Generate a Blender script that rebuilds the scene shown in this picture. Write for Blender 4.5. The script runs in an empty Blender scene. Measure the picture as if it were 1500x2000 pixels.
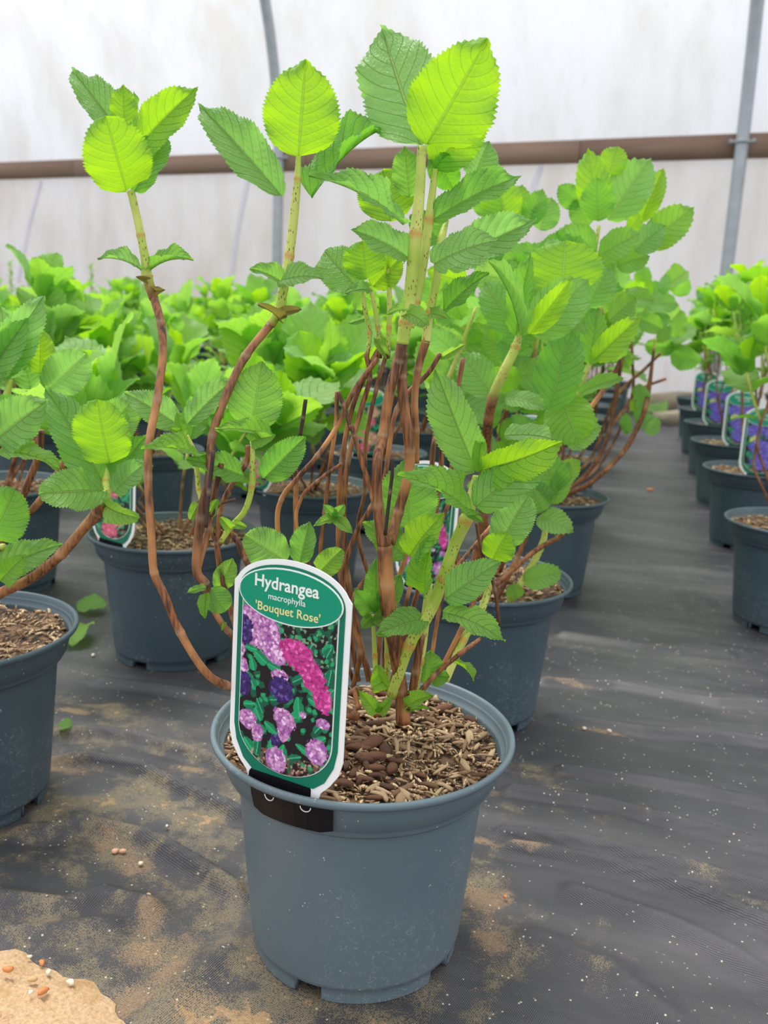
import bpy, math, random
import numpy as np
from mathutils import Vector, Matrix

# ---------------------------------------------------------------- camera, world, light, exposure
S = bpy.context.scene
C = S.collection
FPX, PITCH, ROLL, CAMH, YAW = 1758.3, 0.217, 0.045, 0.508, math.radians(15.3)
_cy, _sy = math.cos(YAW), math.sin(YAW)
_f = Vector((-_sy*math.cos(PITCH), _cy*math.cos(PITCH), -math.sin(PITCH)))
_r0 = Vector((_cy, _sy, 0)); _u0 = _r0.cross(_f)
_r = _r0*math.cos(ROLL) + _u0*math.sin(ROLL)
_u = -_r0*math.sin(ROLL) + _u0*math.cos(ROLL)
CAM = Vector((0, 0, CAMH))
FH = Vector((-_sy, _cy, 0))          # horizontal heading
cam = bpy.data.cameras.new('camera'); camo = bpy.data.objects.new('camera', cam); C.objects.link(camo)
cam.sensor_fit = 'HORIZONTAL'; cam.sensor_width = 36; cam.lens = 36*FPX/1500
cam.clip_start = .02; cam.clip_end = 100
camo.matrix_world = Matrix((( _r.x, _u.x, -_f.x, 0), (_r.y, _u.y, -_f.y, 0), (_r.z, _u.z, -_f.z, CAMH), (0, 0, 0, 1)))
cam.dof.use_dof = True; cam.dof.focus_distance = 0.67; cam.dof.aperture_fstop = 13.0
S.camera = camo

W = bpy.data.worlds.new('world'); S.world = W; W.use_nodes = True
wn, wl = W.node_tree.nodes, W.node_tree.links; wn.clear()
wo = wn.new('ShaderNodeOutputWorld'); wb = wn.new('ShaderNodeBackground')
tc = wn.new('ShaderNodeTexCoord'); sx = wn.new('ShaderNodeSeparateXYZ'); mr = wn.new('ShaderNodeMapRange')
mr.inputs[1].default_value = -0.1; mr.inputs[2].default_value = 1.0; mr.inputs[3].default_value = 0.0; mr.inputs[4].default_value = 1.0
wr = wn.new('ShaderNodeValToRGB')     # bright overcast sky, brighter towards the zenith
wr.color_ramp.elements[0].color = (.80, .83, .88, 1); wr.color_ramp.elements[1].color = (1.0, 1.0, 1.0, 1)
wl.new(tc.outputs['Generated'], sx.inputs[0]); wl.new(sx.outputs[2], mr.inputs[0]); wl.new(mr.outputs[0], wr.inputs[0])
wl.new(wr.outputs[0], wb.inputs[0]); wb.inputs[1].default_value = 1.32; wl.new(wb.outputs[0], wo.inputs[0])

sun = bpy.data.lights.new('sun', 'SUN'); sun.energy = 2.6; sun.angle = math.radians(28); sun.color = (1, .97, .92)
suno = bpy.data.objects.new('sun', sun); C.objects.link(suno)
suno.rotation_euler = Vector((-.35, .25, 1)).to_track_quat('Z', 'Y').to_euler()
S.view_settings.view_transform = 'Standard'; S.view_settings.look = 'None'
S.view_settings.gamma = 1; S.view_settings.use_curve_mapping = False; S.view_settings.exposure = 0.12
S.cycles.max_bounces = 8; S.cycles.transparent_max_bounces = 8

# ---------------------------------------------------------------- helpers
rnd = random.Random(7)
nrs = np.random.RandomState(5)

def P(px, py, D):
    """point seen at photo pixel (px,py) on the upright plane D metres ahead of the lens"""
    d = _r*((px-750)/FPX) - _u*((py-1000)/FPX) + _f
    return CAM + d*(D/d.dot(FH))
def G(px, py, z=0.0):
    d = _r*((px-750)/FPX) - _u*((py-1000)/FPX) + _f
    return CAM + d*((z-CAMH)/d.z)
def pxm(p):                           # metres per photo pixel at a point
    return (p-CAM).dot(_f)/FPX

def mesh_np(name, V, F, uv=None, smooth=True, attr=None, col=None):
    me = bpy.data.meshes.new(name)
    V = np.asarray(V, dtype=np.float32)
    if isinstance(F, np.ndarray):
        n, k = F.shape
        me.vertices.add(len(V)); me.vertices.foreach_set('co', V.ravel())
        me.loops.add(n*k); me.loops.foreach_set('vertex_index', F.astype(np.int32).ravel())
        me.polygons.add(n); me.polygons.foreach_set('loop_start', np.arange(0, n*k, k, dtype=np.int32))
        me.update(calc_edges=True); me.validate()
    else:
        me.from_pydata([tuple(v) for v in V.tolist()], [], F); me.update()
    if smooth: me.polygons.foreach_set('use_smooth', [True]*len(me.polygons))
    if uv is not None:
        l = me.uv_layers.new(name='UVMap'); vi = np.zeros(len(me.loops), dtype=np.int32)
        me.loops.foreach_get('vertex_index', vi); l.data.foreach_set('uv', np.asarray(uv, dtype=np.float32)[vi].ravel())
    for k_, a in (attr or {}).items():
        at = me.attributes.new(k_, 'FLOAT', 'POINT'); at.data.foreach_set('value', np.asarray(a, dtype=np.float32))
    if col is not None:
        at = me.color_attributes.new('paint', 'FLOAT_COLOR', 'POINT'); at.data.foreach_set('color', np.asarray(col, dtype=np.float32).ravel())
    return me

def ob(name, me, mat=None, parent=None, mw=None):
    o = bpy.data.objects.new(name, me); C.objects.link(o)
    if mat is not None and len(me.materials) == 0: me.materials.append(mat)
    if parent is not None: o.parent = parent
    if mw is not None: o.matrix_local = mw
    return o
def tag(o, label=None, cat=None, group=None, kind=None):
    if label: o['label'] = label
    if cat: o['category'] = cat
    if group: o['group'] = group
    if kind: o['kind'] = kind
    return o
def empty(name, loc, rz=0):
    o = bpy.data.objects.new(name, None); C.objects.link(o); o.location = loc; o.rotation_euler.z = rz
    o.empty_display_size = .05
    return o
def grid_faces(nu, nv, wrap=False):
    i = np.arange(nu-1)[:, None]; j = np.arange(nv if wrap else nv-1)[None, :]
    a = i*nv+j; b = i*nv+(j+1) % nv; c = (i+1)*nv+(j+1) % nv; d = (i+1)*nv+j
    return np.stack([a, b, c, d], -1).reshape(-1, 4)
def merge(parts):
    """join (V,F) pairs whose faces all have the same size"""
    Vs, Fs, n = [], [], 0
    for V, F in parts:
        Vs.append(V); Fs.append(F+n); n += len(V)
    return np.concatenate(Vs), np.concatenate(Fs)
BOXF = np.array([[0, 1, 3, 2], [4, 6, 7, 5], [0, 4, 5, 1], [2, 3, 7, 6], [0, 2, 6, 4], [1, 5, 7, 3]])
def box(c, s, R=None):
    V = np.array([[x, y, z] for x in (-.5, .5) for y in (-.5, .5) for z in (-.5, .5)])*np.array(s)
    if R is not None: V = V@np.asarray(R).T
    return V+np.array(c), BOXF

# ---------------------------------------------------------------- materials
def lin(r, g, b):
    f = lambda c: (c/255/12.92) if c/255 <= .04045 else ((c/255+.055)/1.055)**2.4
    return (f(r), f(g), f(b), 1)
class NT:
    def __init__(s, name):
        s.m = bpy.data.materials.new(name); s.m.use_nodes = True
        s.n, s.l = s.m.node_tree.nodes, s.m.node_tree.links
        s.b = s.n['Principled BSDF']; s.out = s.n['Material Output']
    def node(s, t, **k):
        n = s.n.new('ShaderNode'+t)
        for a, v in k.items(): setattr(n, a, v)
        return n
    def put(s, sock, v):
        if isinstance(v, bpy.types.NodeSocket): s.l.new(v, sock)
        else: sock.default_value = v
    def math(s, op, a, b=0.0, c=0.0, clamp=False):
        n = s.node('Math', operation=op, use_clamp=clamp)
        s.put(n.inputs[0], a); s.put(n.inputs[1], b); s.put(n.inputs[2], c)
        return n.outputs[0]
    def mix(s, f, a, b):
        n = s.node('Mix', data_type='RGBA')
        s.put(n.inputs[0], f); s.put(n.inputs[6], a); s.put(n.inputs[7], b)
        return n.outputs[2]
    def noise(s, scale, detail=3, co=None, rough=.5, out=0):
        n = s.node('TexNoise'); n.inputs['Scale'].default_value = scale; n.inputs['Detail'].default_value = detail
        n.inputs['Roughness'].default_value = rough
        if co is not None: s.l.new(co, n.inputs['Vector'])
        return n.outputs[out]
    def ramp(s, v, a, b):      # smooth 0..1 between a and b
        n = s.node('MapRange', interpolation_type='SMOOTHSTEP'); s.put(n.inputs[0], v)
        n.inputs[1].default_value = a; n.inputs[2].default_value = b
        return n.outputs[0]
    def obj_co(s): return s.node('TexCoord').outputs['Object']
    def pos(s): return s.node('NewGeometry').outputs['Position']
    def mapping(s, co, scale=(1, 1, 1), loc=(0, 0, 0)):
        n = s.node('Mapping'); s.l.new(co, n.inputs[0]); n.inputs['Scale'].default_value = scale; n.inputs['Location'].default_value = loc
        return n.outputs[0]
    def bump(s, h, strength, dist):
        n = s.node('Bump'); s.put(n.inputs['Strength'], strength); n.inputs['Distance'].default_value = dist; s.put(n.inputs['Height'], h)
        s.l.new(n.outputs[0], s.b.inputs['Normal']); return n.outputs[0]
    def set(s, **k):
        for a, v in k.items(): s.put(s.b.inputs[a.replace('_', ' ')], v)
        return s

def simple(name, rgb, rough=.6, spec=.5):
    t = NT(name); t.b.inputs['Base Color'].default_value = lin(*rgb); t.b.inputs['Roughness'].default_value = rough
    t.b.inputs['Specular IOR Level'].default_value = spec
    return t.m

def leaf_material():
    t = NT('leaf')
    uv = t.node('UVMap'); sp = t.node('SeparateXYZ'); t.l.new(uv.outputs[0], sp.inputs[0])
    s, v = sp.outputs[0], sp.outputs[1]
    av = t.math('ABSOLUTE', v)
    ph = t.math('MULTIPLY', t.math('SUBTRACT', s, t.math('MULTIPLY', t.math('POWER', av, 1.25), .24)), 9.0)
    fr = t.math('ABSOLUTE', t.math('SUBTRACT', t.math('FRACT', ph), .5))         # .5 on a side vein
    side = t.ramp(fr, .43, .5)
    mid = t.ramp(av, .055, .015)
    vein = t.math('MAXIMUM', t.math('MULTIPLY', side, .75), mid)
    oi = t.node('ObjectInfo'); sc = t.node('SeparateColor'); t.l.new(oi.outputs['Color'], sc.inputs[0])
    y, pale, dry = sc.outputs[0], sc.outputs[1], sc.outputs[2]
    y = t.math('ADD', y, t.math('MULTIPLY', t.math('SUBTRACT', oi.outputs['Random'], .5), .25), clamp=True)
    nz = t.noise(60, 4, t.obj_co())
    mp = t.math('MULTIPLY', s, 1.0)
    dif = t.mix(y, (.125, .38, .05, 1), (.30, .60, .02, 1))
    dif = t.mix(t.math('MULTIPLY', pale, .95), dif, (.42, .66, .27, 1))
    dif = t.mix(t.math('MULTIPLY', nz, .35), dif, (.07, .26, .04, 1))
    bf = t.node('NewGeometry').outputs['Backfacing']
    dif = t.mix(t.math('MULTIPLY', bf, .4), dif, (.24, .46, .14, 1))
    dif = t.mix(t.math('MULTIPLY', vein, .7), dif, (.52, .68, .22, 1))
    dif = t.mix(dry, dif, (.40, .27, .10, 1))
    tr = t.mix(y, (.24, .66, .03, 1), (.56, .92, .01, 1))
    tr = t.mix(pale, tr, (.46, .82, .22, 1))
    tr = t.mix(t.math('MULTIPLY', vein, .42), tr, (.14, .34, .02, 1))
    tr = t.mix(dry, tr, (.35, .22, .06, 1))
    t.set(Base_Color=dif, Roughness=.42); t.b.inputs['Specular IOR Level'].default_value = .4
    cell = t.node('TexVoronoi', feature='F1'); cell.inputs['Scale'].default_value = 1.0
    t.l.new(t.mapping(uv.outputs[0], (38, 14, 1)), cell.inputs['Vector'])
    hh = t.math('SUBTRACT', t.math('MULTIPLY', t.math('SUBTRACT', 1.0, cell.outputs['Distance']), .35), t.math('MULTIPLY', vein, .9))
    t.bump(hh, .9, .0018)
    tl = t.node('BsdfTranslucent'); t.l.new(tr, tl.inputs[0])
    mx = t.node('MixShader'); mx.inputs[0].default_value = .5
    t.l.new(t.b.outputs[0], mx.inputs[1]); t.l.new(tl.outputs[0], mx.inputs[2]); t.l.new(mx.outputs[0], t.out.inputs[0])
    return t.m
M_LEAF = leaf_material()

def stem_material():
    t = NT('stem')
    g = t.node('Attribute', attribute_name='green').outputs['Fac']
    k = t.node('Attribute', attribute_name='node').outputs['Fac']
    co = t.obj_co()
    st = t.noise(1, 4, t.mapping(co, (420, 420, 45)))
    oi = t.node('ObjectInfo'); sc = t.node('SeparateColor'); t.l.new(oi.outputs['Color'], sc.inputs[0])
    brown = t.mix(t.ramp(st, .3, .7), (.045, .017, .010, 1), (.36, .13, .045, 1))
    brown = t.mix(t.ramp(t.noise(28, 2, co), .45, .75), brown, (.58, .26, .09, 1))
    brown = t.mix(sc.outputs[0], brown, (.03, .018, .014, 1))      # red channel of the object colour: dead dark wood
    brown = t.mix(t.math('MULTIPLY', k, .35), brown, (.52, .36, .22, 1))
    vo = t.node('TexVoronoi'); vo.inputs['Scale'].default_value = 1
    t.l.new(t.mapping(co, (620, 620, 260)), vo.inputs['Vector'])
    dot = t.math('MULTIPLY', t.ramp(vo.outputs['Distance'], .34, .2), t.ramp(t.noise(70, 1, co), .42, .55))
    green = t.mix(t.ramp(t.noise(30, 2, co), .3, .7), (.42, .55, .07, 1), (.64, .68, .17, 1))
    green = t.mix(t.math('MULTIPLY', dot, .9), green, (.22, .045, .012, 1))
    green = t.mix(t.math('MULTIPLY', k, .75), green, (.62, .25, .07, 1))
    t.set(Base_Color=t.mix(g, brown, green), Roughness=.5)
    t.bump(st, .5, .0008)
    return t.m
M_STEM = stem_material()

def pot_material(name, c1, c2):
    t = NT(name)
    co = t.obj_co(); pos = t.pos()
    vo = t.node('TexVoronoi'); vo.inputs['Scale'].default_value = 260; t.l.new(co, vo.inputs['Vector'])
    spk = t.math('MULTIPLY', t.ramp(vo.outputs['Distance'], .22, .1), t.ramp(t.noise(90, 2, co), .6, .68))
    vo2 = t.node('TexVoronoi', feature='DISTANCE_TO_EDGE'); vo2.inputs['Scale'].default_value = 330; t.l.new(co, vo2.inputs['Vector'])
    scr = t.math('MULTIPLY', t.math('MULTIPLY', t.ramp(vo2.outputs['Distance'], .05, .0), t.ramp(t.noise(220, 2, co), .5, .62)),
                 t.ramp(t.noise(9, 2, co), .45, .6))
    base = t.mix(t.noise(14, 3, co), c1, c2)
    dust = t.math('MULTIPLY', t.ramp(t.noise(9, 5, co, .7), .5, .8), .25)
    base = t.mix(dust, base, (.24, .25, .24, 1))
    base = t.mix(t.math('MULTIPLY', scr, .6), base, (.42, .48, .52, 1))
    base = t.mix(t.math('MULTIPLY', spk, .8), base, (.62, .62, .58, 1))
    t.set(Base_Color=base, Roughness=.42); t.b.inputs['Specular IOR Level'].default_value = .45
    t.bump(t.noise(500, 2, co), .15, .0006)
    return t.m
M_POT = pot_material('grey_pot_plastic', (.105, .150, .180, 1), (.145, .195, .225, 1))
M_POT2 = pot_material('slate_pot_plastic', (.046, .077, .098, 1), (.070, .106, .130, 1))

def soil_material():
    t = NT('compost'); co = t.obj_co()
    c = t.mix(t.ramp(t.noise(130, 4, co), .38, .66), (.022, .013, .009, 1), (.20, .11, .06, 1))
    c = t.mix(t.ramp(t.noise(210, 3, t.mapping(co, (1, 2.2, 1))), .56, .66), c, (.42, .27, .14, 1))
    t.set(Base_Color=c, Roughness=.9); t.bump(t.noise(160, 5, co), 1.0, .006)
    return t.m
M_SOIL = soil_material()
def chip_material(name, a, b):
    t = NT(name); oi = t.node('ObjectInfo'); geo = t.node('NewGeometry')
    rv = t.math('FRACT', t.math('ADD', geo.outputs['Random Per Island'], oi.outputs['Random']))
    c = t.mix(rv, a, b)
    c = t.mix(t.ramp(t.noise(1, 3, t.mapping(t.obj_co(), (900, 200, 400))), .4, .7), c, (.10, .05, .025, 1))
    t.set(Base_Color=c, Roughness=.75); t.bump(t.noise(700, 2, t.obj_co()), .5, .0006)
    return t.m
M_CHIP = chip_material('bark_chip', (.20, .10, .045, 1), (.86, .63, .37, 1))
M_CHIP_RED = chip_material('red_bark', (.07, .028, .016, 1), (.22, .085, .045, 1))

def fabric_material():
    t = NT('weed_fabric'); pos = t.pos()
    sp = t.node('SeparateXYZ'); t.l.new(pos, sp.inputs[0]); X, Y = sp.outputs[0], sp.outputs[1]
    # rotated weave
    def wave(ax, ay, k):
        return t.math('SINE', t.math('MULTIPLY', t.math('ADD', t.math('MULTIPLY', X, ax), t.math('MULTIPLY', Y, ay)), k))
    w = t.math('MULTIPLY', wave(.9, .44, 3200), wave(-.44, .9, 2900))
    near = t.ramp(Y, 1.6, .5)
    weave = t.math('MULTIPLY', w, near)
    base = t.mix(t.ramp(t.noise(6, 4, pos), .3, .7), (.030, .030, .036, 1), (.050, .049, .057, 1))
    base = t.mix(t.math('MULTIPLY', t.ramp(w, .25, .9), t.math('MULTIPLY', near, .5)), base, (.15, .15, .165, 1))
    # pale dust carried over the sheet
    streak = t.noise(1, 5, t.mapping(pos, (3, 11, 1)), .6)
    base = t.mix(t.math('MULTIPLY', t.ramp(streak, .42, .72), .35), base, (.17, .16, .165, 1))
    # sand: patches with shapes of their own
    n1 = t.noise(7, 5, pos, .62); n2 = t.noise(26, 5, t.mapping(pos, loc=(3, 1, 0)), .65); grain = t.noise(900, 2, pos)
    near_left = t.math('MULTIPLY', t.ramp(X, .35, -.25), t.ramp(Y, 1.25, .75))
    thick = t.math('ADD', t.math('MULTIPLY', n1, .6), t.math('MULTIPLY', n2, .45))
    thr = t.math('SUBTRACT', .72, t.math('MULTIPLY', near_left, .20))
    film = t.ramp(t.math('SUBTRACT', thick, thr), -.09, .06)
    heap = t.ramp(t.math('SUBTRACT', thick, thr), .06, .12)
    drift = 0.0
    for px, py, a, b, rot in ((240, 1668, .045, .011, -.5), (290, 1855, .02, .016, .3), (290, 1800, .012, .02, .2), (325, 1905, .014, .03, .1), (280, 1945, .03, .014, .4), (375, 1965, .02, .012, .5),
                              (370, 1500, .022, .006, .1), (150, 1500, .03, .01, 0), (1000, 1650, .045, .005, 0), (950, 1740, .02, .02, 0), (1180, 1428, .03, .004, -.05), (1110, 1335, .035, .004, .05), (140, 1385, .02, .006, 0), (960, 1830, .015, .02, .3)):
        c = G(px, py); dx = t.math('SUBTRACT', X, c.x); dy = t.math('SUBTRACT', Y, c.y)
        u = t.math('DIVIDE', t.math('ADD', t.math('MULTIPLY', dx, math.cos(rot)), t.math('MULTIPLY', dy, math.sin(rot))), a*1.3)
        v = t.math('DIVIDE', t.math('SUBTRACT', t.math('MULTIPLY', dy, math.cos(rot)), t.math('MULTIPLY', dx, math.sin(rot))), b*1.7)
        q = t.math('ADD', t.math('ADD', t.math('MULTIPLY', u, u), t.math('MULTIPLY', v, v)), t.math('MULTIPLY', t.math('SUBTRACT', n2, .5), 5.0))
        drift = t.math('MAXIMUM', drift, t.math('MULTIPLY', t.ramp(q, 2.2, -.4), .62))
    heap = t.math('MAXIMUM', heap, drift)
    g2 = t.ramp(t.math('ADD', grain, t.math('MULTIPLY', film, .22)), .60, .70)
    base = t.mix(t.math('MULTIPLY', t.math('MULTIPLY', film, g2), .62), base, (.30, .235, .13, 1))
    sand = t.mix(t.noise(400, 3, pos), (.22, .125, .055, 1), (.60, .40, .22, 1))
    base = t.mix(t.math('MULTIPLY', heap, t.ramp(t.math('ADD', grain, heap), .80, 1.15)), base, sand)
    vo = t.node('TexVoronoi'); vo.inputs['Scale'].default_value = 170; t.l.new(pos, vo.inputs['Vector'])
    spk = t.math('MULTIPLY', t.ramp(vo.outputs['Distance'], .20, .12), t.ramp(t.noise(60, 2, pos), .54, .6))
    base = t.mix(t.math('MULTIPLY', spk, .8), base, (.65, .60, .48, 1))
    t.set(Base_Color=base, Roughness=.5); t.b.inputs['Specular IOR Level'].default_value = .5
    hgt = t.math('ADD', t.math('MULTIPLY', weave, .35), t.math('MULTIPLY', t.noise(5, 3, pos), 1.5))
    hgt = t.math('ADD', hgt, t.math('MULTIPLY', heap, t.math('MULTIPLY', grain, 2.0)))
    t.bump(hgt, .6, .0012)
    return t.m
M_FAB = fabric_material()

def sheet_material(name, col, stripes, dirt):
    t = NT(name); co = t.obj_co()
    sp = t.node('SeparateXYZ'); t.l.new(co, sp.inputs[0])
    c = t.mix(t.ramp(t.noise(1, 5, t.mapping(co, (2.2, 2.2, .8)), .6), .35, .75), col, dirt)
    c = t.mix(t.math('MULTIPLY', t.ramp(t.noise(1, 6, t.mapping(co, (9, 9, 3.5)), .7), .52, .72), .45), c, dirt)
    if stripes:
        s = t.math('SINE', t.math('MULTIPLY', sp.outputs[0], 330.0))
        c = t.mix(t.math('MULTIPLY', t.ramp(s, .2, 1), .16), c, (.50, .46, .44, 1))
    t.set(Base_Color=c, Roughness=.5)
    tl = t.node('BsdfTranslucent'); t.l.new(c, tl.inputs[0])
    mx = t.node('MixShader'); mx.inputs[0].default_value = .62
    t.l.new(t.b.outputs[0], mx.inputs[1]); t.l.new(tl.outputs[0], mx.inputs[2]); t.l.new(mx.outputs[0], t.out.inputs[0])
    return t.m
M_SHEET_UP = sheet_material('film_sheet', (.84, .85, .89, 1), False, (.72, .70, .68, 1))
M_SHEET_LO = sheet_material('twin_wall_sheet', (.80, .78, .78, 1), True, (.66, .60, .55, 1))
M_STRIP = sheet_material('seam_tape', (.93, .92, .97, 1), False, (.90, .90, .96, 1))

def steel_material():
    t = NT('galvanised_steel'); co = t.obj_co()
    c = t.mix(t.noise(12, 4, co), (.30, .33, .36, 1), (.46, .49, .52, 1))
    t.set(Base_Color=c, Roughness=.45); t.b.inputs['Metallic'].default_value = .35
    return t.m
M_STEEL = steel_material()
def wood_material(name, a, b):
    t = NT(name); co = t.obj_co(); oi = t.node('ObjectInfo')
    g = t.noise(1, 5, t.mapping(co, (4, 60, 60)), .6)
    c = t.mix(g, a, b); c = t.mix(t.math('MULTIPLY', oi.outputs['Random'], .6), c, (.36, .25, .18, 1))
    t.set(Base_Color=c, Roughness=.8); t.bump(g, .4, .003)
    return t.m
M_WOOD = wood_material('rail_wood', (.13, .075, .055, 1), (.30, .19, .14, 1))
M_TIMB = wood_material('pale_timber', (.22, .20, .14, 1), (.48, .44, .32, 1))
M_WHITE = simple('label_white', (250, 250, 250), .35)
M_GREEN = simple('label_green', (0, 118, 92), .3)
M_GREEN2 = simple('label_bright_green', (0, 150, 116), .3)
M_TEXT = simple('label_text_white', (245, 250, 245), .4)
M_TEXTY = simple('label_text_cream', (240, 232, 160), .4)
M_BLACK = simple('label_black', (20, 19, 25), .4, .2)
def paint_material():
    t = NT('printed_picture'); a = t.node('Attribute', attribute_name='paint')
    t.set(Base_Color=a.outputs['Color'], Roughness=.35); return t.m
M_PAINT = paint_material()
def sand_material():
    t = NT('sand'); co = t.pos()
    c = t.mix(t.noise(350, 4, co), (.30, .17, .075, 1), (.78, .56, .34, 1))
    c = t.mix(t.ramp(t.noise(30, 4, co), .5, .7), c, (.44, .27, .12, 1))
    t.set(Base_Color=c, Roughness=.9); t.bump(t.noise(300, 5, co), 1, .002); return t.m
M_SAND = sand_material()

# ---------------------------------------------------------------- floor: woven fabric with wrinkles
def wrinkles():
    R = []
    def r(pts, amp, wid): R.append((np.array([tuple(G(*p).xy) for p in pts]), amp*2.5, wid*1.2))
    r([(60, 1440), (180, 1432), (270, 1440), (400, 1478), (470, 1520)], .0045, .006)
    r([(90, 1486), (190, 1484), (280, 1505), (400, 1560), (470, 1590)], .005, .006)
    r([(-100, 1600), (90, 1625), (170, 1608), (290, 1640), (400, 1700), (480, 1760)], .005, .007)
    r([(-60, 1750), (120, 1770), (200, 1745), (290, 1770)], .004, .009)
    r([(-60, 1830), (120, 1810), (220, 1800)], .003, .008)
    r([(300, 2000), (380, 1900), (470, 1840)], .003, .012)
    r([(1000, 1655), (1200, 1690), (1350, 1740), (1560, 1830)], .0045, .006)
    r([(980, 1625), (1150, 1640), (1300, 1680), (1560, 1750)], .0035, .005)
    r([(1000, 1540), (1200, 1572), (1400, 1625), (1600, 1680)], .0035, .005)
    r([(1100, 1500), (1300, 1530), (1500, 1570)], .003, .005)
    r([(1120, 1745), (1300, 1800), (1420, 1860), (1560, 1950)], .004, .009)
    r([(1040, 1830), (1200, 1900), (1300, 1990), (1350, 2060)], .003, .011)
    r([(1080, 1400), (1250, 1425), (1450, 1440), (1600, 1460)], .003, .007)
    r([(1060, 1330), (1200, 1335), (1400, 1370), (1600, 1380)], .003, .007)
    r([(1100, 1240), (1250, 1262), (1420, 1275)], .003, .008)
    r([(1130, 1180), (1300, 1190), (1430, 1180)], .003, .009)
    r([(200, 1330), (320, 1342), (450, 1370)], .003, .007)
    return R
def build_floor():
    xs = np.unique(np.concatenate([np.linspace(-14, -1.3, 40), np.arange(-1.3, 1.1, .0055), np.linspace(1.1, 8, 25)]))
    ys = np.unique(np.concatenate([np.linspace(-3, .1, 12), np.arange(.1, 1.6, .0055), np.arange(1.6, 3, .03), np.linspace(3, 14, 25)]))
    X, Y = np.meshgrid(xs, ys)
    Z = np.zeros_like(X)
    near = (X > -1.3) & (X < 1.1) & (Y > .1) & (Y < 1.9)
    x, y = X[near], Y[near]; z = np.zeros_like(x)
    for pts, amp, wid in wrinkles():
        d = np.full_like(x, 9.0)
        for a, b in zip(pts[:-1], pts[1:]):
            ab = b-a; tt = np.clip(((x-a[0])*ab[0]+(y-a[1])*ab[1])/(ab@ab), 0, 1)
            d = np.minimum(d, np.hypot(x-a[0]-tt*ab[0], y-a[1]-tt*ab[1]))
        z += amp*np.exp(-(d/wid)**2) - amp*.25*np.exp(-((d-wid*2.2)/wid)**2)
    z += .0012*np.sin(x*31+2*np.sin(y*13))*np.sin(y*47+1.5*np.sin(x*9))
    for px, py in ((-.184, .64), (-.633, .704), (-.174, 1.109), (-.632, 1.15)):      # flat under the pots
        z *= np.clip((np.hypot(x-px, y-py)-.088)/.03, 0, 1)
    z -= .0006
    Z[near] = z
    V = np.stack([X, Y, Z], -1).reshape(-1, 3)
    o = ob('floor', mesh_np('floor', V, grid_faces(len(ys), len(xs))), M_FAB); tag(o, kind='structure')
build_floor()

# ---------------------------------------------------------------- far wall of the polytunnel
WA = math.radians(9.6); WP = Vector((.475, 6.55, 0))
Wx = Vector((math.cos(WA), -math.sin(WA), 0)); Wn = Vector((-math.sin(WA), -math.cos(WA), 0))   # Wn points into the tunnel
WM = Matrix(((Wx.x, Wn.x, 0, WP.x), (Wx.y, Wn.y, 0, WP.y), (0, 0, 1, 0), (0, 0, 0, 1)))
def lean(z): return .17*max(0, z-1.62)**2 + .02*max(0, z-1.62)
def build_wall():
    us = np.linspace(-11, 6, 80); zs = np.concatenate([[0, .5, 1.0, 1.3], np.linspace(1.58, 3.6, 22)])
    lo = zs[zs <= 1.6]; hi = zs[zs >= 1.55]
    for nm, z_, m, off in (('wall_back', lo, M_SHEET_LO, 0.0), ('wall_back_upper', hi, M_SHEET_UP, .012)):
        U, Z = np.meshgrid(us, z_); Yy = np.vectorize(lean)(Z)+off+(.004*np.sin(U*3.1)*np.sin(Z*4) if m is M_SHEET_UP else 0)
        V = np.stack([U, Yy, Z], -1).reshape(-1, 3)
        o = ob(nm, mesh_np(nm, V, grid_faces(len(z_), len(us))), m); o.matrix_world = WM; tag(o, kind='structure')
        if nm == 'wall_back': wl_ = o
        else: wu_ = o
    # pale seam tapes on the lower sheet, slanting
    def onwall(px, py):
        d = (P(px, py, 1.0)-CAM); t_ = (WP-CAM).dot(Wn)/d.dot(Wn); q = CAM+d*t_ - WP
        return q.dot(Wx), q.z
    for pts in ([(83, 348), (58, 440), (36, 552)], [(487, 345), (465, 450), (452, 552)], [(1060, 315), (1045, 360), (1036, 440)]):
        L = [onwall(*p) for p in pts]; V = []
        for u, z in L: V += [(u-.022, .006, z), (u+.022, .006, z), (u-.022, .010, z), (u+.022, .010, z)]
        F = []
        for i in range(len(L)-1):
            a = 4*i; b = a+4
            F += [[a+2, a+3, b+3, b+2], [a, b, b+1, a+1], [a, a+2, b+2, b], [a+1, b+1, b+3, a+3]]
        ob('seam_tape', mesh_np('seam_tape', V, np.array(F), smooth=False), M_STRIP, wl_)
    # timber rail made of boards
    tr = empty('trim_1', (0, 0, 0)); tr.matrix_world = WM; tag(tr, kind='structure')
    u0 = -10.5
    for L in (2.3, 2.6, 2.4, 1.35, .82, 1.3, .46, .9, 2.0):
        c, F = box((u0+L/2, .035, 1.652), (L-.006, .045, .148))
        ob('board', mesh_np('board', c, F, smooth=False), M_WOOD, tr); u0 += L
build_wall()

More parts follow.
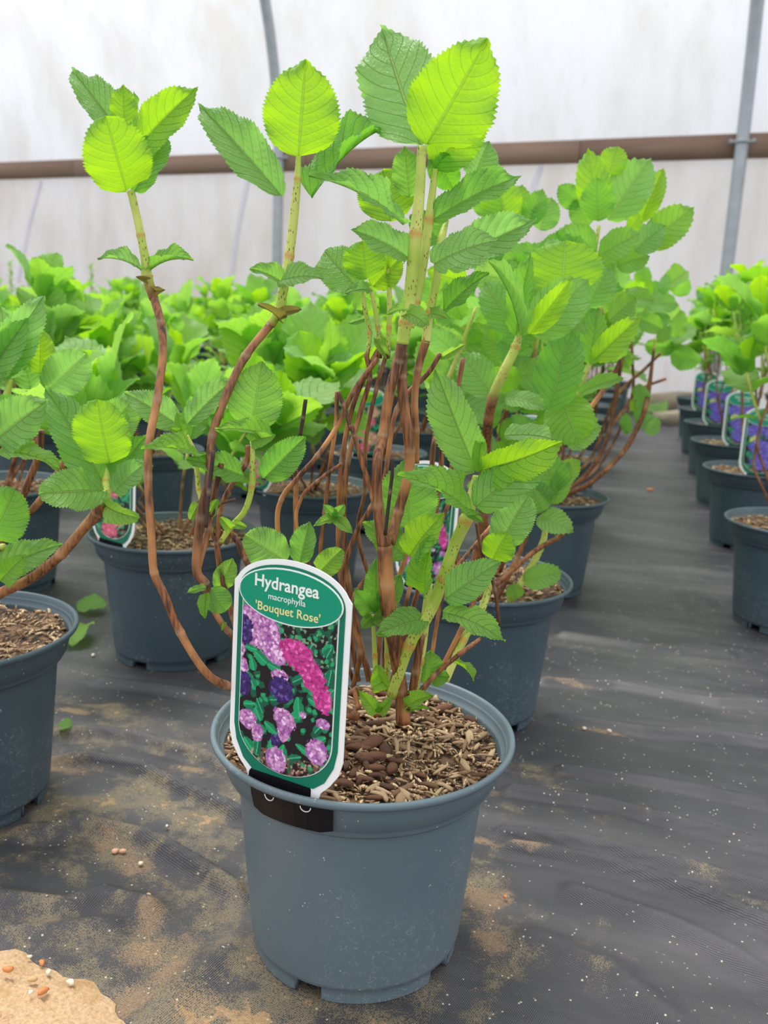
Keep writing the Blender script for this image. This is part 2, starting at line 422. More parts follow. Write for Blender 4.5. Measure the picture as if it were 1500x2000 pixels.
def tube(path, rad, ns=10, close=True):
    path = np.asarray(path, dtype=float); n = len(path)
    T = np.gradient(path, axis=0); T /= np.linalg.norm(T, axis=1)[:, None]+1e-12
    up = np.array([0.3, .9, .1]) if abs(T[0][2]) > .6 else np.array([0, 0, 1.])
    V = []
    N = np.cross(T[0], up); N /= np.linalg.norm(N)
    for i in range(n):
        N = N-T[i]*(N@T[i]); N /= np.linalg.norm(N)+1e-12
        B = np.cross(T[i], N); a = np.linspace(0, 2*np.pi, ns, endpoint=False)
        V.append(path[i]+rad[i]*(np.cos(a)[:, None]*N+np.sin(a)[:, None]*B))
    V = np.concatenate(V); F = grid_faces(n, ns, True)
    if close:
        F = np.concatenate([F, [[0, k, k+1, k+1 if k+2 >= ns else k+2] for k in range(1, ns-1, 2)] and
                            np.array([[0, ns-1-k, ns-2-k, ns-3-k if ns-3-k > 0 else 0] for k in range(0, ns-2, 2)][:(ns-2)//2]),
                            np.array([[(n-1)*ns, (n-1)*ns+k, (n-1)*ns+k+1, (n-1)*ns+k+2] for k in range(1, ns-2, 2)])]) if ns % 2 == 0 else F
    return V, F

def build_hoop(u, label):
    root = empty('tunnel_hoop', (0, 0, 0)); root.matrix_world = WM @ Matrix.Translation((u, 0, 0)); tag(root, label, 'pipe', 'steel hoops of the tunnel')
    zs = np.concatenate([np.linspace(0, 1.6, 6), np.linspace(1.7, 3.5, 20)])
    V, F = tube([(0, lean(z)+.105, z) for z in zs], [.041]*len(zs), 20)
    ob('pipe', mesh_np('pipe', V, F), M_STEEL, root)
    a = np.linspace(0, 2*np.pi, 25); V, F = tube([(.045*math.cos(t), .105+.045*math.sin(t), 1.665) for t in a], [.012]*25, 8, False)
    cl = ob('clamp', mesh_np('clamp', V, F), M_STEEL, root)
    V, F = merge([tube([(s*.05, .105, 1.665), (s*.078, .105, 1.675)], [.012, .012], 10) for s in (-1, 1)])
    ob('bolt', mesh_np('bolt', V, F), M_STEEL, cl)
def wall_u(px, py):
    d = (P(px, py, 1.0)-CAM); q = Vector(WP)+Wn*.105; t_ = (q-CAM).dot(Wn)/d.dot(Wn); return (CAM+d*t_-WP).dot(Wx)
build_hoop(wall_u(545, 300), 'grey steel hoop post left of the tall central hydrangea shoots')
build_hoop(wall_u(1449, 285), 'grey steel hoop post with a clamp on the rail at the right')

# timbers lying by the wall at the end of the aisle
for (a, b, z0, h_, lab) in (((1268, 800), (1340, 792), 0, .09, 'long pale timber on the ground at the far end of the aisle, the one behind'),
                            ((1290, 830), (1345, 822), 0, .06, 'short pale timber lying in front of the longer one at the aisle end')):
    p, q = G(*a), G(*b); m = (p+q)/2; d = q-p; L = min(.7, d.length); an = math.atan2(d.y, d.x)
    V, F = box((0, 0, h_/2), (L, .10, h_))
    o = ob('timber', mesh_np('timber', V, F, smooth=False), M_TIMB); o.location = m; o.rotation_euler.z = an; tag(o, lab, 'timber')

# ---------------------------------------------------------------- leaves
def blade(nl, nw, shape, curl, fold, wavy, seed, quilt=True):
    """serrated ovate blade, base at the origin, tip at (0,1,0), width 1 at the widest; top face +Z"""
    rs = np.random.RandomState(seed)
    s = np.linspace(0, 1, nl+1)
    pa, pb = {0: (.52, .74), 1: (.50, .55), 2: (.8, 1.15), 3: (.5, 1.35)}[shape]
    w = s**pa*(1-s)**pb; w = w/w.max()*.5
    if shape != 1: w = w*(1-.38*np.exp(-((s-.95)/.06)**2))
    w[0] = .015; w[-1] = .003
    t = np.linspace(-1, 1, nw+1)
    Sg, Tg = np.meshgrid(s, t, indexing='ij'); Wg = w[:, None]*np.ones_like(Tg)
    edge = np.abs(Tg)**6
    saw = np.where(np.arange(nl+1) % 2 == 0, .05, -.03)[:, None]
    Wt = Wg*(1+saw*edge*(Sg > .1))
    x = Wt*Tg
    sl = Sg+edge*np.where(np.arange(nl+1) % 2 == 0, .6/nl, -.25/nl)[:, None]*(Sg < .97)*(Sg > .05) + .03*np.abs(Tg)**2*(1-Sg)*Sg
    th = curl*(.25+.75*s**1.4); ds = 1/nl
    yy = np.concatenate([[0], np.cumsum(np.cos(th[:-1]))*ds]); zz = np.concatenate([[0], -np.cumsum(np.sin(th[:-1]))*ds])
    Y = np.interp(sl, s, yy); Z = np.interp(sl, s, zz)
    nrm_y = np.interp(sl, s, np.sin(th)); nrm_z = np.interp(sl, s, np.cos(th))
    h = np.abs(x)*math.tan(fold)
    h = h*(1-.35*np.abs(Tg))
    h += wavy*np.sin(Sg*9+rs.rand()*6+np.sign(Tg)*1.2)*np.abs(Tg)**2*.05 + wavy*.03*np.sin(Sg*21+rs.rand()*6)*np.abs(Tg)**3
    if quilt:
        ph = (Sg-.24*np.abs(Tg)**1.25)*9
        h += .027*(np.abs(np.sin(np.pi*(ph-.5)))**.7-.6)*(1-np.exp(-(Tg/.15)**2))*(Wg/.5)
        h -= .02*np.exp(-(Tg/.1)**2)
    Y = Y+nrm_y*h; Z = Z+nrm_z*h
    a = math.atan2(zz[-1], yy[-1]); L = math.hypot(yy[-1], zz[-1]); ca, sa = math.cos(-a), math.sin(-a)
    Y, Z = (Y*ca-Z*sa)/L, (Y*sa+Z*ca)/L
    V = np.stack([x, Y, Z], -1).reshape(-1, 3)
    uv = np.stack([Sg, Tg], -1).reshape(-1, 2)
    return V, grid_faces(nl+1, nw+1), uv
_bl = {}
def leaf_mesh(hi, shape, curl, fold, wavy, seed):
    key = (hi, shape, round(curl, 1), round(fold, 1), wavy, seed)
    if key not in _bl:
        V, F, uv = blade(*((52, 14) if hi == 2 else (24, 8) if hi == 1 else (12, 4)), shape, key[2], key[3], wavy if hi == 2 else .7, seed, hi == 2)
        me = mesh_np('leaf', V, F[:, ::-1], uv); me.materials.append(M_LEAF); _bl[key] = me
    return _bl[key]
def leaf_matrix(B, T, n, width, zscale=None):
    L = T-B; l = L.length; y = L/l
    n = (n-y*n.dot(y)).normalized(); x = y.cross(n)
    zs = zscale or l
    return Matrix(((x.x*width, y.x*l, n.x*zs, B.x), (x.y*width, y.y*l, n.y*zs, B.y), (x.z*width, y.z*l, n.z*zs, B.z), (0, 0, 0, 1)))
def put_leaf(root, B, T, width, roll=0, curl=.5, fold=.25, y=.3, pale=0, dry=0, shape=0, hi=2, seed=0, n=None, wavy=1):
    if n is None:
        n = CAM-(B+T)/2
    y_ = (T-B).normalized(); n = (n-y_*n.dot(y_)).normalized()
    n = Matrix.Rotation(math.radians(roll), 3, y_) @ n
    me = leaf_mesh(hi, shape, curl, fold, wavy, seed)
    o = bpy.data.objects.new('leaf', me); C.objects.link(o); o.parent = root
    o.matrix_local = ROOTI[root.name] @ leaf_matrix(B, T, n, width)
    o.color = (y, pale, dry, 1)
    return o
ROOTI = {}
def catmull(pts, sub):
    p = np.asarray(pts, dtype=float)
    if len(p) < 3: return np.array([p[0]+(p[-1]-p[0])*t for t in np.linspace(0, 1, sub+1)])
    q = np.vstack([2*p[0]-p[1], p, 2*p[-1]-p[-2]]); out = []
    for i in range(1, len(q)-2):
        for t in np.linspace(0, 1, sub, endpoint=False):
            a, b, c, d = q[i-1], q[i], q[i+1], q[i+2]
            out.append(.5*((2*b)+(c-a)*t+(2*a-5*b+4*c-d)*t*t+(3*b-a-3*c+d)*t**3))
    out.append(p[-1]); return np.array(out)
def stem_mesh(pts, rads, greens, sub=8, ns=10, knots=()):
    """pts 3d control points; radii and greenness per control point; knots: control indices that are swollen nodes"""
    c = catmull([tuple(p) for p in pts], sub); n = len(c); k = np.linspace(0, len(pts)-1, n)
    r = np.interp(k, range(len(pts)), rads); g = np.interp(k, range(len(pts)), greens)
    nd = np.zeros(n)
    for j in knots:
        b = np.exp(-((k-j)*sub/.55)**2); nd = np.maximum(nd, b)
    r = r*(1+.16*nd)*(1+.02*np.sin(k*7.3+r*9999))
    g = np.clip((g-.5)*6+.5, 0, 1)
    V, F = tube(c, r, ns)
    return mesh_np('stem', V, F, attr={'green': np.repeat(g, ns), 'node': np.repeat(nd, ns)})
def put_stem(root, pts, rads, greens, sub=8, ns=10, knots=None, dark=0):
    knots = range(1, len(pts)-1, 2) if knots is None else knots
    me = stem_mesh(pts, rads, greens, sub, ns, knots); me.transform(ROOTI[root.name]); o = ob('stem', me, M_STEM, root); o.color = (dark, 0, 0, 1)
    return o

# ---------------------------------------------------------------- pots
PR, PH, PB = .12, .186, .0864
PROFILE = [(.0842, 0), (.0846, .006), (.0852, .012), (.0862, .0128), (.0868, .016), (.0925, .08), (.0985, .148), (.0990, .1500), (.1040, .1508), (.1056, .1530), (.1066, .158),
           (.1098, .172), (.1104, .1735), (.1125, .1742), (.1135, .178), (.1142, .180), (.1195, .1806), (.1206, .1828), (.1203, .1850), (.1190, .1862), (.1172, .1862), (.1158, .1845),
           (.1120, .172), (.1085, .158), (.1010, .153), (.0970, .145), (.0835, .010)]
def pot_mesh(seg=96, notch=(), tear=()):
    a = np.linspace(0, 2*np.pi, seg, endpoint=False); V = []
    for r, z in PROFILE: V.append(np.stack([r*np.cos(a), r*np.sin(a), np.full(seg, z)], -1))
    V = np.concatenate(V); F = grid_faces(len(PROFILE), seg, True); keep = np.ones(len(F), bool)
    for c in notch:
        for i in range(2):
            for j in range(seg):
                d = (a[j]+np.pi/seg-c+np.pi) % (2*np.pi)-np.pi
                if abs(d) < .145: keep[i*seg+j] = False
    F = F[keep]
    parts = [(V, F)]
    # floor disc of the pot and the legs that flank each drain notch
    for c in notch:
        for s in (-1, 1):
            an = c+s*.155; R = np.array([[math.cos(an), -math.sin(an), 0], [math.sin(an), math.cos(an), 0], [0, 0, 1]])
            b, bf = box((.0800, 0, .0063), (.0085, .0022, .0125)); parts.append((b@R.T, bf))
    a2 = np.linspace(0, 2*np.pi, 24, endpoint=False)
    D = np.concatenate([np.stack([r*np.cos(a2), r*np.sin(a2), np.full(24, .0128)], -1) for r in (.0865, .05, .001)])
    parts.append((D, grid_faces(3, 24, True)))
    V, F = merge(parts); return mesh_np('pot', V, F)
CAMA = math.radians(-90)+YAW           # direction from a pot towards the lens, as a pot angle (0 = +X)
HERO_POT = pot_mesh(160, [CAMA-.40, CAMA+.95, CAMA+2.4, CAMA-1.95], ())
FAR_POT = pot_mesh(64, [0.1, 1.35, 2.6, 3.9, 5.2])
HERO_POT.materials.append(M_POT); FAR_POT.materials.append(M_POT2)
def soil_mesh(seg=64, seed=0, amp=.004, base=.170, R=.1105):
    rs = np.random.RandomState(seed); rr = np.linspace(0.0005, R, 26); a = np.linspace(0, 2*np.pi, seg, endpoint=False)
    A, Rr = np.meshgrid(a, rr); X, Y = Rr*np.cos(A), Rr*np.sin(A)
    Z = base+amp*(np.sin(X*70+rs.rand()*6)*np.sin(Y*60+rs.rand()*6)+.5*np.sin(X*170+rs.rand()*6+Y*90))+.004*(1-(Rr/R)**2)
    return mesh_np('compost', np.stack([X, Y, Z], -1).reshape(-1, 3), grid_faces(26, seg, True))
def soil_z(me, x, y, cache={}):
    k = me.name
    if k not in cache:
        v = np.zeros(len(me.vertices)*3); me.vertices.foreach_get('co', v); cache[k] = v.reshape(-1, 3)
    v = cache[k]; return v[np.argmin((v[:, 0]-x)**2+(v[:, 1]-y)**2), 2]
FAR_SOIL = [soil_mesh(40, s) for s in range(3)]
for m in FAR_SOIL: m.materials.append(M_SOIL)
def chip_shape(l, w, h, bend, rs):
    """pointed splinter of bark: 5 rings of 4"""
    s = np.array([-.5, -.28, 0, .28, .5]); ww = np.array([.35, .9, 1, .85, .25])*w*(1+.25*rs.randn(5)*.5)
    V = []
    for i in range(5):
        z = -bend*(s[i]*2)**2*h*1.2
        V += [(s[i]*l, -ww[i]/2, z), (s[i]*l+.04*l*rs.randn(), -ww[i]*.25, z+h*.9), (s[i]*l, ww[i]*.3, z+h), (s[i]*l, ww[i]/2, z)]
    F = grid_faces(5, 4, True); F = np.concatenate([F, [[3, 2, 1, 0], [16, 17, 18, 19]]])
    return np.array(V), F
_rs = np.random.RandomState(3)
CHIPS = [chip_shape(1, .17+.17*_rs.rand(), .09+.08*_rs.rand(), _rs.rand(), _rs) for _ in range(10)]
def rotm(rx, ry, rz): return np.array((Matrix.Rotation(rz, 3, 'Z') @ Matrix.Rotation(ry, 3, 'Y') @ Matrix.Rotation(rx, 3, 'X')))
def mulch(n, seed, sm, lo=.004, hi=.011, R=.108):
    rs = np.random.RandomState(seed); parts = []
    for _ in range(n):
        r = R*math.sqrt(rs.rand()); a = rs.rand()*2*np.pi; V, F = CHIPS[rs.randint(10)]; L = lo+(hi-lo)*rs.rand()
        p = np.array([r*math.cos(a), r*math.sin(a), 0]); p[2] = soil_z(sm, p[0], p[1])+.0008+.002*rs.rand()
        parts.append((V*L@rotm(rs.randn()*.5, rs.randn()*.28, rs.rand()*6.3).T+p, F))
    V, F = merge(parts); return mesh_np('bark_mulch', V, F)
FAR_MULCH = [mulch(420, 20+i, FAR_SOIL[i], .006, .014) for i in range(3)]
for m in FAR_MULCH: m.materials.append(M_CHIP)

# ---------------------------------------------------------------- plant labels
def outline(kind, n=28):
    """half outlines in label units (body one unit wide)"""
    pts = []
    if kind == 'card':
        for t in np.linspace(0, math.pi, n): pts.append((.5*math.cos(t)*1.0 if abs(math.cos(t)) < .96 else .5*math.copysign(1, math.cos(t)), 1.36+.31*math.sin(t)**.85))
        pts += [(-.5, 1.2), (-.5, .9), (-.5, .5), (-.5, .28), (-.47, .17), (-.40, .07), (-.33, .0), (-.315, -.05), (-.315, -.09)]
        pts += [(.315, -.09), (.315, -.05), (.33, .0), (.40, .07), (.47, .17), (.5, .28), (.5, .5), (.5, .9), (.5, 1.2)]
    elif kind == 'panel':
        for t in np.linspace(0, math.pi, n): pts.append((.455*math.cos(t), 1.37+.26*math.sin(t)**.85))
        pts += [(-.455, 1.0), (-.455, .35), (-.43, .22), (-.36, .09), (-.27, .02)]
        pts += [(.27, .02), (.36, .09), (.43, .22), (.455, .35), (.455, 1.0)]
    elif kind == 'window':
        pts = [(.405, 1.42), (-.405, 1.42), (-.405, 1.0), (-.405, .38)]
        for t in np.linspace(math.pi, 2*math.pi, n)[1:-1]: pts.append((.405*math.cos(t), .38+.32*math.sin(t)))
        pts += [(.405, .38), (.405, 1.0)]
    return pts
def slab(pts, y0, y1, s, name, bend):
    """flat polygon extruded between y0 (front) and y1; x right, z up; bent gently about the vertical"""
    n = len(pts); by = lambda x: bend*x*x/s
    V = [(x*s, y0+by(x*s), z*s) for x, z in pts]+[(x*s, y1+by(x*s), z*s) for x, z in pts]
    F = [list(range(n)), list(range(2*n-1, n-1, -1))]+[[i, i+n, (i+1) % n+n, (i+1) % n] for i in range(n)]
    me = bpy.data.meshes.new(name); me.from_pydata(V, [], F); me.update(); return me
def ell(cx, cz, a, b, n=40): return [(cx+a*math.cos(t), cz+b*math.sin(t)) for t in np.linspace(0, 2*np.pi, n, endpoint=False)]

def paint(nx, nz, style):
    """the flower print: colours on a grid covering x -.405...405, z .06..1.42"""
    rs = np.random.RandomState(11)
    x = np.linspace(-.405, .405, nx); z = np.linspace(.06, 1.42, nz); Z, X = np.meshgrid(z, x, indexing='ij')
    def cells(sc, seed):
        r2 = np.random.RandomState(seed); gx, gz = X*sc+40, Z*sc+40; ix, iz = np.floor(gx).astype(int), np.floor(gz).astype(int)
        jx, jz, va = r2.rand(160, 160), r2.rand(160, 160), r2.rand(160, 160); best = np.full(X.shape, 9.); val = np.zeros(X.shape)
        for dx in (-1, 0, 1):
            for dz in (-1, 0, 1):
                cx, cz = (ix+dx) % 160, (iz+dz) % 160; d = np.hypot(ix+dx+jx[cx, cz]-gx, iz+dz+jz[cx, cz]-gz)
                m = d < best; best = np.where(m, d, best); val = np.where(m, va[cx, cz], val)
        return val, best
    c1, d1 = cells(22, 1); c2, d2 = cells(46, 2); c3, d3 = cells(60, 3)
    col = np.zeros(X.shape+(3,)); A = lambda r, g, b: np.array(lin(r, g, b)[:3])
    col[:] = A(24, 18, 26)
    dens = np.where(Z > .95, .55, .30); m = c1 > 1-dens; col[m] = A(16, 92, 66)
    m = (c1 > 1-dens*.5) & (d1 < .45); col[m] = A(40, 165, 105)
    m = (c3 > .86) & (Z > .9); col[m] = A(120, 160, 120)
    m = (Z < .22) & (c3 > .45); col[m] = A(120, 78, 70)
    m = (Z < .22) & (c3 > .8); col[m] = A(190, 150, 130)
    def to(px, py): return ((px-600)/850., 1.36-(py-380)/850.)   # label crop pixels
    for k in range(46):                                              # leaves of the print
        cx, cz = rs.uniform(-.36, .38), rs.uniform(.2, 1.1); an = rs.rand()*3.1; a, b = rs.uniform(.045, .085), rs.uniform(.026, .05)
        u = (X-cx)*math.cos(an)+(Z-cz)*math.sin(an); v = -(X-cx)*math.sin(an)+(Z-cz)*math.cos(an)
        m = (u/a)**2+(v/b)**2*(1.1+.6*np.clip(u/a, -1, 1))+(c3-.5)*.3 < 1; col[m] = A(20, 135, 88) if k % 3 else A(10, 98, 72)
        m &= (v > (c3-.5)*.01); col[m] = col[m]*1.5; m = ((u/a)**2+(v/b)**2 < .9) & (np.abs(v) < .004); col[m] = A(70, 190, 130)
    if style == 'rose':
        H = [(385, 575, 150, 105, -.6, 'm'), (500, 690, 90, 65, -.7, 'm'), (265, 610, 60, 85, 0, 'd'), (680, 690, 115, 75, -.5, 'p'), (790, 800, 90, 70, -.9, 'p'), (865, 915, 55, 85, .3, 'p'),
             (235, 745, 42, 45, 0, 'm'), (265, 860, 40, 55, 0, 'm'), (275, 960, 55, 70, 0, 'd'), (555, 855, 55, 40, 0, 'm'), (570, 935, 75, 70, 0, 'd'), (600, 1120, 75, 55, -.5, 'm'), (600, 1200, 40, 60, 0, 'm'),
             (325, 1190, 62, 52, -.3, 'm'), (400, 1260, 38, 50, 0, 'm'), (845, 1270, 65, 70, .3, 'm'), (540, 1275, 32, 35, 0, 'd'), (555, 1400, 66, 70, 0, 'm'), (880, 1080, 42, 28, 0, 'm'), (735, 1060, 22, 18, 0, 'm')]
        pal = {'m': (A(245, 190, 232), A(165, 85, 170)), 'p': (A(232, 90, 175), A(190, 40, 130)), 'd': (A(80, 50, 140), A(45, 25, 85))}
    elif style == 'blue':
        H = [(420, 620, 150, 110, 0, 'b'), (760, 640, 150, 120, 0, 'b'), (430, 800, 80, 60, 0, 'y'), (560, 960, 190, 130, 0, 'b'), (620, 1250, 200, 150, 0, 'b'), (850, 760, 50, 60, 0, 'y')]
        pal = {'b': (A(130, 115, 215), A(85, 70, 180)), 'y': (A(225, 225, 140), A(200, 205, 110))}
    else:
        H = [(380, 620, 150, 110, 0, 'r'), (600, 820, 170, 120, 0, 'r'), (760, 620, 110, 90, 0, 'c'), (450, 1080, 150, 110, 0, 'r'), (700, 1180, 150, 120, 0, 'c'), (560, 1380, 120, 80, 0, 'r')]
        pal = {'r': (A(240, 130, 150), A(215, 80, 120)), 'c': (A(235, 190, 160), A(200, 130, 110))}
    for px, py, a, b, an, k in H:
        cx, cz = to(px, py); a, b = a*1.2/850., b*1.2/850.
        u = (X-cx)*math.cos(an)+(Z-cz)*math.sin(an); v = -(X-cx)*math.sin(an)+(Z-cz)*math.cos(an)
        q = (u/a)**2+(v/b)**2+(c2-.5)*.45; m = q < 1
        hi, lo = pal[k]; f = c2[m][:, None]**1.2; cc = lo*(1-f)+hi*f
        cc = cc*np.where(d2[m] > .62, .55, 1)[:, None]; cc = np.where((c2[m] > .85)[:, None], cc*1.25+.05, cc); col[m] = np.clip(cc, 0, 1)
    col = np.concatenate([col, np.ones(X.shape+(1,))], -1)
    return X, Z, col
def picture_mesh(nx, nz, style, s, bend):
    X, Z, col = paint(nx, nz, style)
    # clip to the rounded foot of the window
    half = np.where(Z < .38, .405*np.sqrt(np.clip(1-((.38-Z)/.32)**2, 0, 1)), .405)
    X2 = X/.405*half; x = X2*s
    j = np.clip(((X2/.405+1)/2*(nx-1)).round().astype(int), 0, nx-1); col = col[np.arange(nz)[:, None], j]
    V = np.stack([x, -.0013+bend*x*x/s, Z*s], -1).reshape(-1, 3)
    return mesh_np('picture', V, grid_faces(nz, nx), smooth=False, col=col.reshape(-1, 4))
def text_mesh(txt, size, x, z, s, bend, bold=.0):
    cu = bpy.data.curves.new('text', 'FONT'); cu.body = txt; cu.size = size*s; cu.align_x = 'CENTER'; cu.offset = bold*s; cu.extrude = .0001; cu.resolution_u = 3
    o = bpy.data.objects.new('tmp', cu); C.objects.link(o); dg = bpy.context.evaluated_depsgraph_get()
    me = bpy.data.meshes.new_from_object(o.evaluated_get(dg)); bpy.data.objects.remove(o)
    for v in me.vertices:
        X, Yv, Zv = v.co.x+x*s, -.00205-v.co.z+bend*(v.co.x+x*s)**2/s, v.co.y+z*s; v.co = (X, Yv, Zv)
    me.name = 'lettering'; return me
def make_label(mw, s, label, style, hero=False, texts=None, bend=.012):
    root = empty('plant_label', (0, 0, 0)); root.matrix_world = mw; tag(root, label, 'label', 'picture labels slotted into the pots')
    card = ob('card', slab(outline('card'), 0, .0009, s, 'card', bend), M_WHITE, root)
    pan = ob('green_border', slab(outline('panel'), -.0005, 0, s, 'green_border', bend), M_GREEN, root)
    w = slab([(x*1.02, z-.005 if z < .5 else z) for x, z in outline('window')], -.0009, -.0003, s, 'window_line', bend); ob('white_line', w, M_TEXT, pan)
    ob('picture', picture_mesh(*((190, 310) if hero else (30, 48)), style, s, bend), M_PAINT, root)
    o1 = ob('name_oval', slab(ell(0, 1.405, .445, .205), -.0016, -.0010, s, 'name_oval', bend), M_TEXT, root)
    ob('oval_face', slab(ell(0, 1.405, .434, .194), -.0019, -.0014, s, 'oval_face', bend), M_GREEN2, o1)
    for k, (tx, sz, x, z, m, bo) in enumerate(texts): ob('lettering', text_mesh(tx, sz, x, z, s, bend, bo), m, root)
    tg = [(-.30, .03), (-.31, -.24), (.26, -.24), (.26, .03)]
    ob('tongue', slab([(-.27, .04), (-.30, .0), (-.31, -.10), (.25, -.10), (.25, .0), (.24, .03)], -.0004, .0002, s, 'tongue', bend), M_BLACK, root)
    return root
HERO_TEXT = [('Hydrangea', .128, -.03, 1.445, M_TEXT, .0022), ('macrophylla', .066, -.02, 1.365, M_TEXT, 0), ("'Bouquet Rose'", .092, -.01, 1.27, M_TEXTY, .0008)]
FAR_TEXT = [('Hydrangea', .12, 0, 1.43, M_TEXT, 0), ('macrophylla', .07, 0, 1.35, M_TEXT, 0)]
def label_matrix(pot, ang, tilt, side=0.0, lift=.187, rad=.1085, lean_=0.0):
    """label standing just inside the rim of a pot at pot angle ang, facing outwards"""
    n = Vector((math.cos(ang), math.sin(ang), 0)); x = Vector((-n.y, n.x, 0))
    z = Vector((0, 0, 1)); R = Matrix((x, -n, z)).transposed()
    R = R @ Matrix.Rotation(lean_, 3, 'Y') @ Matrix.Rotation(tilt, 3, 'X')
    m = R.to_4x4(); m.translation = Vector(pot)+n*rad+Vector((0, 0, lift))+x*side
    return m
def clip_plate(root_pot, ang, s, parent):
    """black foot of a label poking through the slot under the rim"""
    n = 8; V = []; F = []
    for i in range(n):
        a = ang+(i/(n-1)-.5)*.56*s/.088
        rr = [.1140, .1131, .1102]; zz = [.1795, .172, .1575 if 0 < i < n-1 else .160]
        for r, z in zip(rr, zz): V.append(((r+.0016)*math.cos(a), (r+.0016)*math.sin(a), z))
    for i in range(n-1):
        for k in range(2): a = i*3+k; F.append([a, a+3, a+4, a+1])
    me = bpy.data.meshes.new('clip'); me.from_pydata(V, [], F); me.update()
    cl = ob('clip', me, M_BLACK, parent)
    for sgn in (-.45, .45):      # the two little half-round catches
        a0 = ang+sgn*.28; P3 = []
        for tt in np.linspace(math.pi, 2*math.pi, 9):
            a = a0+.034*math.cos(tt); z = .1775+.0036*math.sin(tt); P3.append((.1162*math.cos(a), .1162*math.sin(a), z))
        V, F = tube(P3, [.00035]*9, 6); ob('catch', mesh_np('catch', V, F), M_WHITE, cl)
    return cl

# ---------------------------------------------------------------- the plant in front
def new_plant(x, y, label, group, potme, soilme, mulchme, rz=0, name='potted_hydrangea'):
    root = empty(name, (x, y, 0), rz); tag(root, label, 'plant', group)
    ROOTI[root.name] = (Matrix.Translation((x, y, 0)) @ Matrix.Rotation(rz, 4, 'Z')).inverted()
    ob('pot', potme, None, root)
    s = ob('compost', soilme, None, root)
    if mulchme: tag(ob('bark_mulch', mulchme, None, root), kind='stuff')
    return root
GR = 'potted hydrangeas standing in rows on the fabric'
HX, HY = -.184, .640; HD = Vector((HX, HY, 0)).dot(FH)
hero_soil = soil_mesh(96, 9, .0035); hero_soil.materials.append(M_SOIL)
hero_mulch = mulch(1700, 77, hero_soil, .003, .012); hero_mulch.materials.append(M_CHIP)
hero = new_plant(HX, HY, 'tall straggly hydrangea in the grey pot nearest the camera, bare brown stems', GR, HERO_POT, hero_soil, hero_mulch)
compost = [c for c in hero.children if c.name.startswith('compost')][0]
chip_me = []
for V, F in CHIPS:
    me = mesh_np('bark_chip', V, F, smooth=False); me.materials.append(M_CHIP); chip_me.append(me)
chip_red = [m.copy() for m in chip_me]
for m in chip_red: m.materials.clear(); m.materials.append(M_CHIP_RED)
for i in range(290):
    a = rnd.random()*6.283; r = .104*math.sqrt(rnd.random()); x, y = r*math.cos(a), r*math.sin(a)
    L = rnd.uniform(.010, .020); red = (math.hypot(x-.01, y+.045) < .035 and rnd.random() < .75) or rnd.random() < .12
    o = bpy.data.objects.new('bark_chip', (chip_red if red else chip_me)[rnd.randrange(10)]); C.objects.link(o); o.parent = compost
    o.location = (x, y, soil_z(hero_soil, x, y)+.0022+.002*rnd.random()); o.rotation_euler = (rnd.gauss(0, .4), rnd.gauss(0, .22), rnd.random()*6.3)
    k = 1.9 if red else rnd.uniform(.8, 1.4); o.scale = (L*(1.15 if red else 1), L*k, L*k*.8)
# stems of a hand-modelled plant: rows of  radius_px dark green... points (px, py, offset cm)
def stems(root, D, rows, near=1.0):
    for rpx, dark, pts in rows:
        P3 = []; R_ = []; Gs = []
        for q in pts:
            p = P(q[0], q[1], D+(q[2] if len(q) > 2 else 0)/100); P3.append(p)
            R_.append((q[4] if len(q) > 4 else rpx)*pxm(p)); Gs.append(q[3] if len(q) > 3 else 0)
        if Gs[-1] == 1 and len(pts[-1]) < 5: R_[-1] *= .6
        put_stem(root, P3, R_, Gs, dark=dark)
def leaves(root, D, txt, hi=2):
    """bx by tx ty width ob ot roll curl fold y pale shape [nx ny]"""
    for i, ln in enumerate(l for l in txt.strip().splitlines() if l.strip() and not l.startswith('#')):
        v = [float(q) for q in ln.split()]
        bx, by, tx, ty, w, o1, o2, roll, curl, fold, y, pale, shp = v[:13]
        B, T = P(bx, by, D+o1/100), P(tx, ty, D+o2/100); k = pxm((B+T)/2)
        dry = 0
        if shp >= 10: dry = .85; shp -= 10
        lf = put_leaf(root, B, T, w*k, roll, curl, fold, y, pale, dry, int(shp), hi, seed=i % 5, wavy=1)
        if len(v) > 13:
            N = P(v[13], v[14], D+o1/100*.5); sag = Vector((0, 0, -.15*(B-N).length))
            me = stem_mesh([N, (N+B)/2+sag, B+(B-N).normalized()*.001], [max(1.7, w*.028)*k*1.5, max(1.7, w*.03)*k, max(1.2, w*.02)*k], [1, 1, 1], 4, 8, ())
            me.transform(ROOTI[root.name] @ Matrix()); me.name = 'petiole'; me.transform(lf.matrix_local.inverted()); ob('petiole', me, M_STEM, lf)

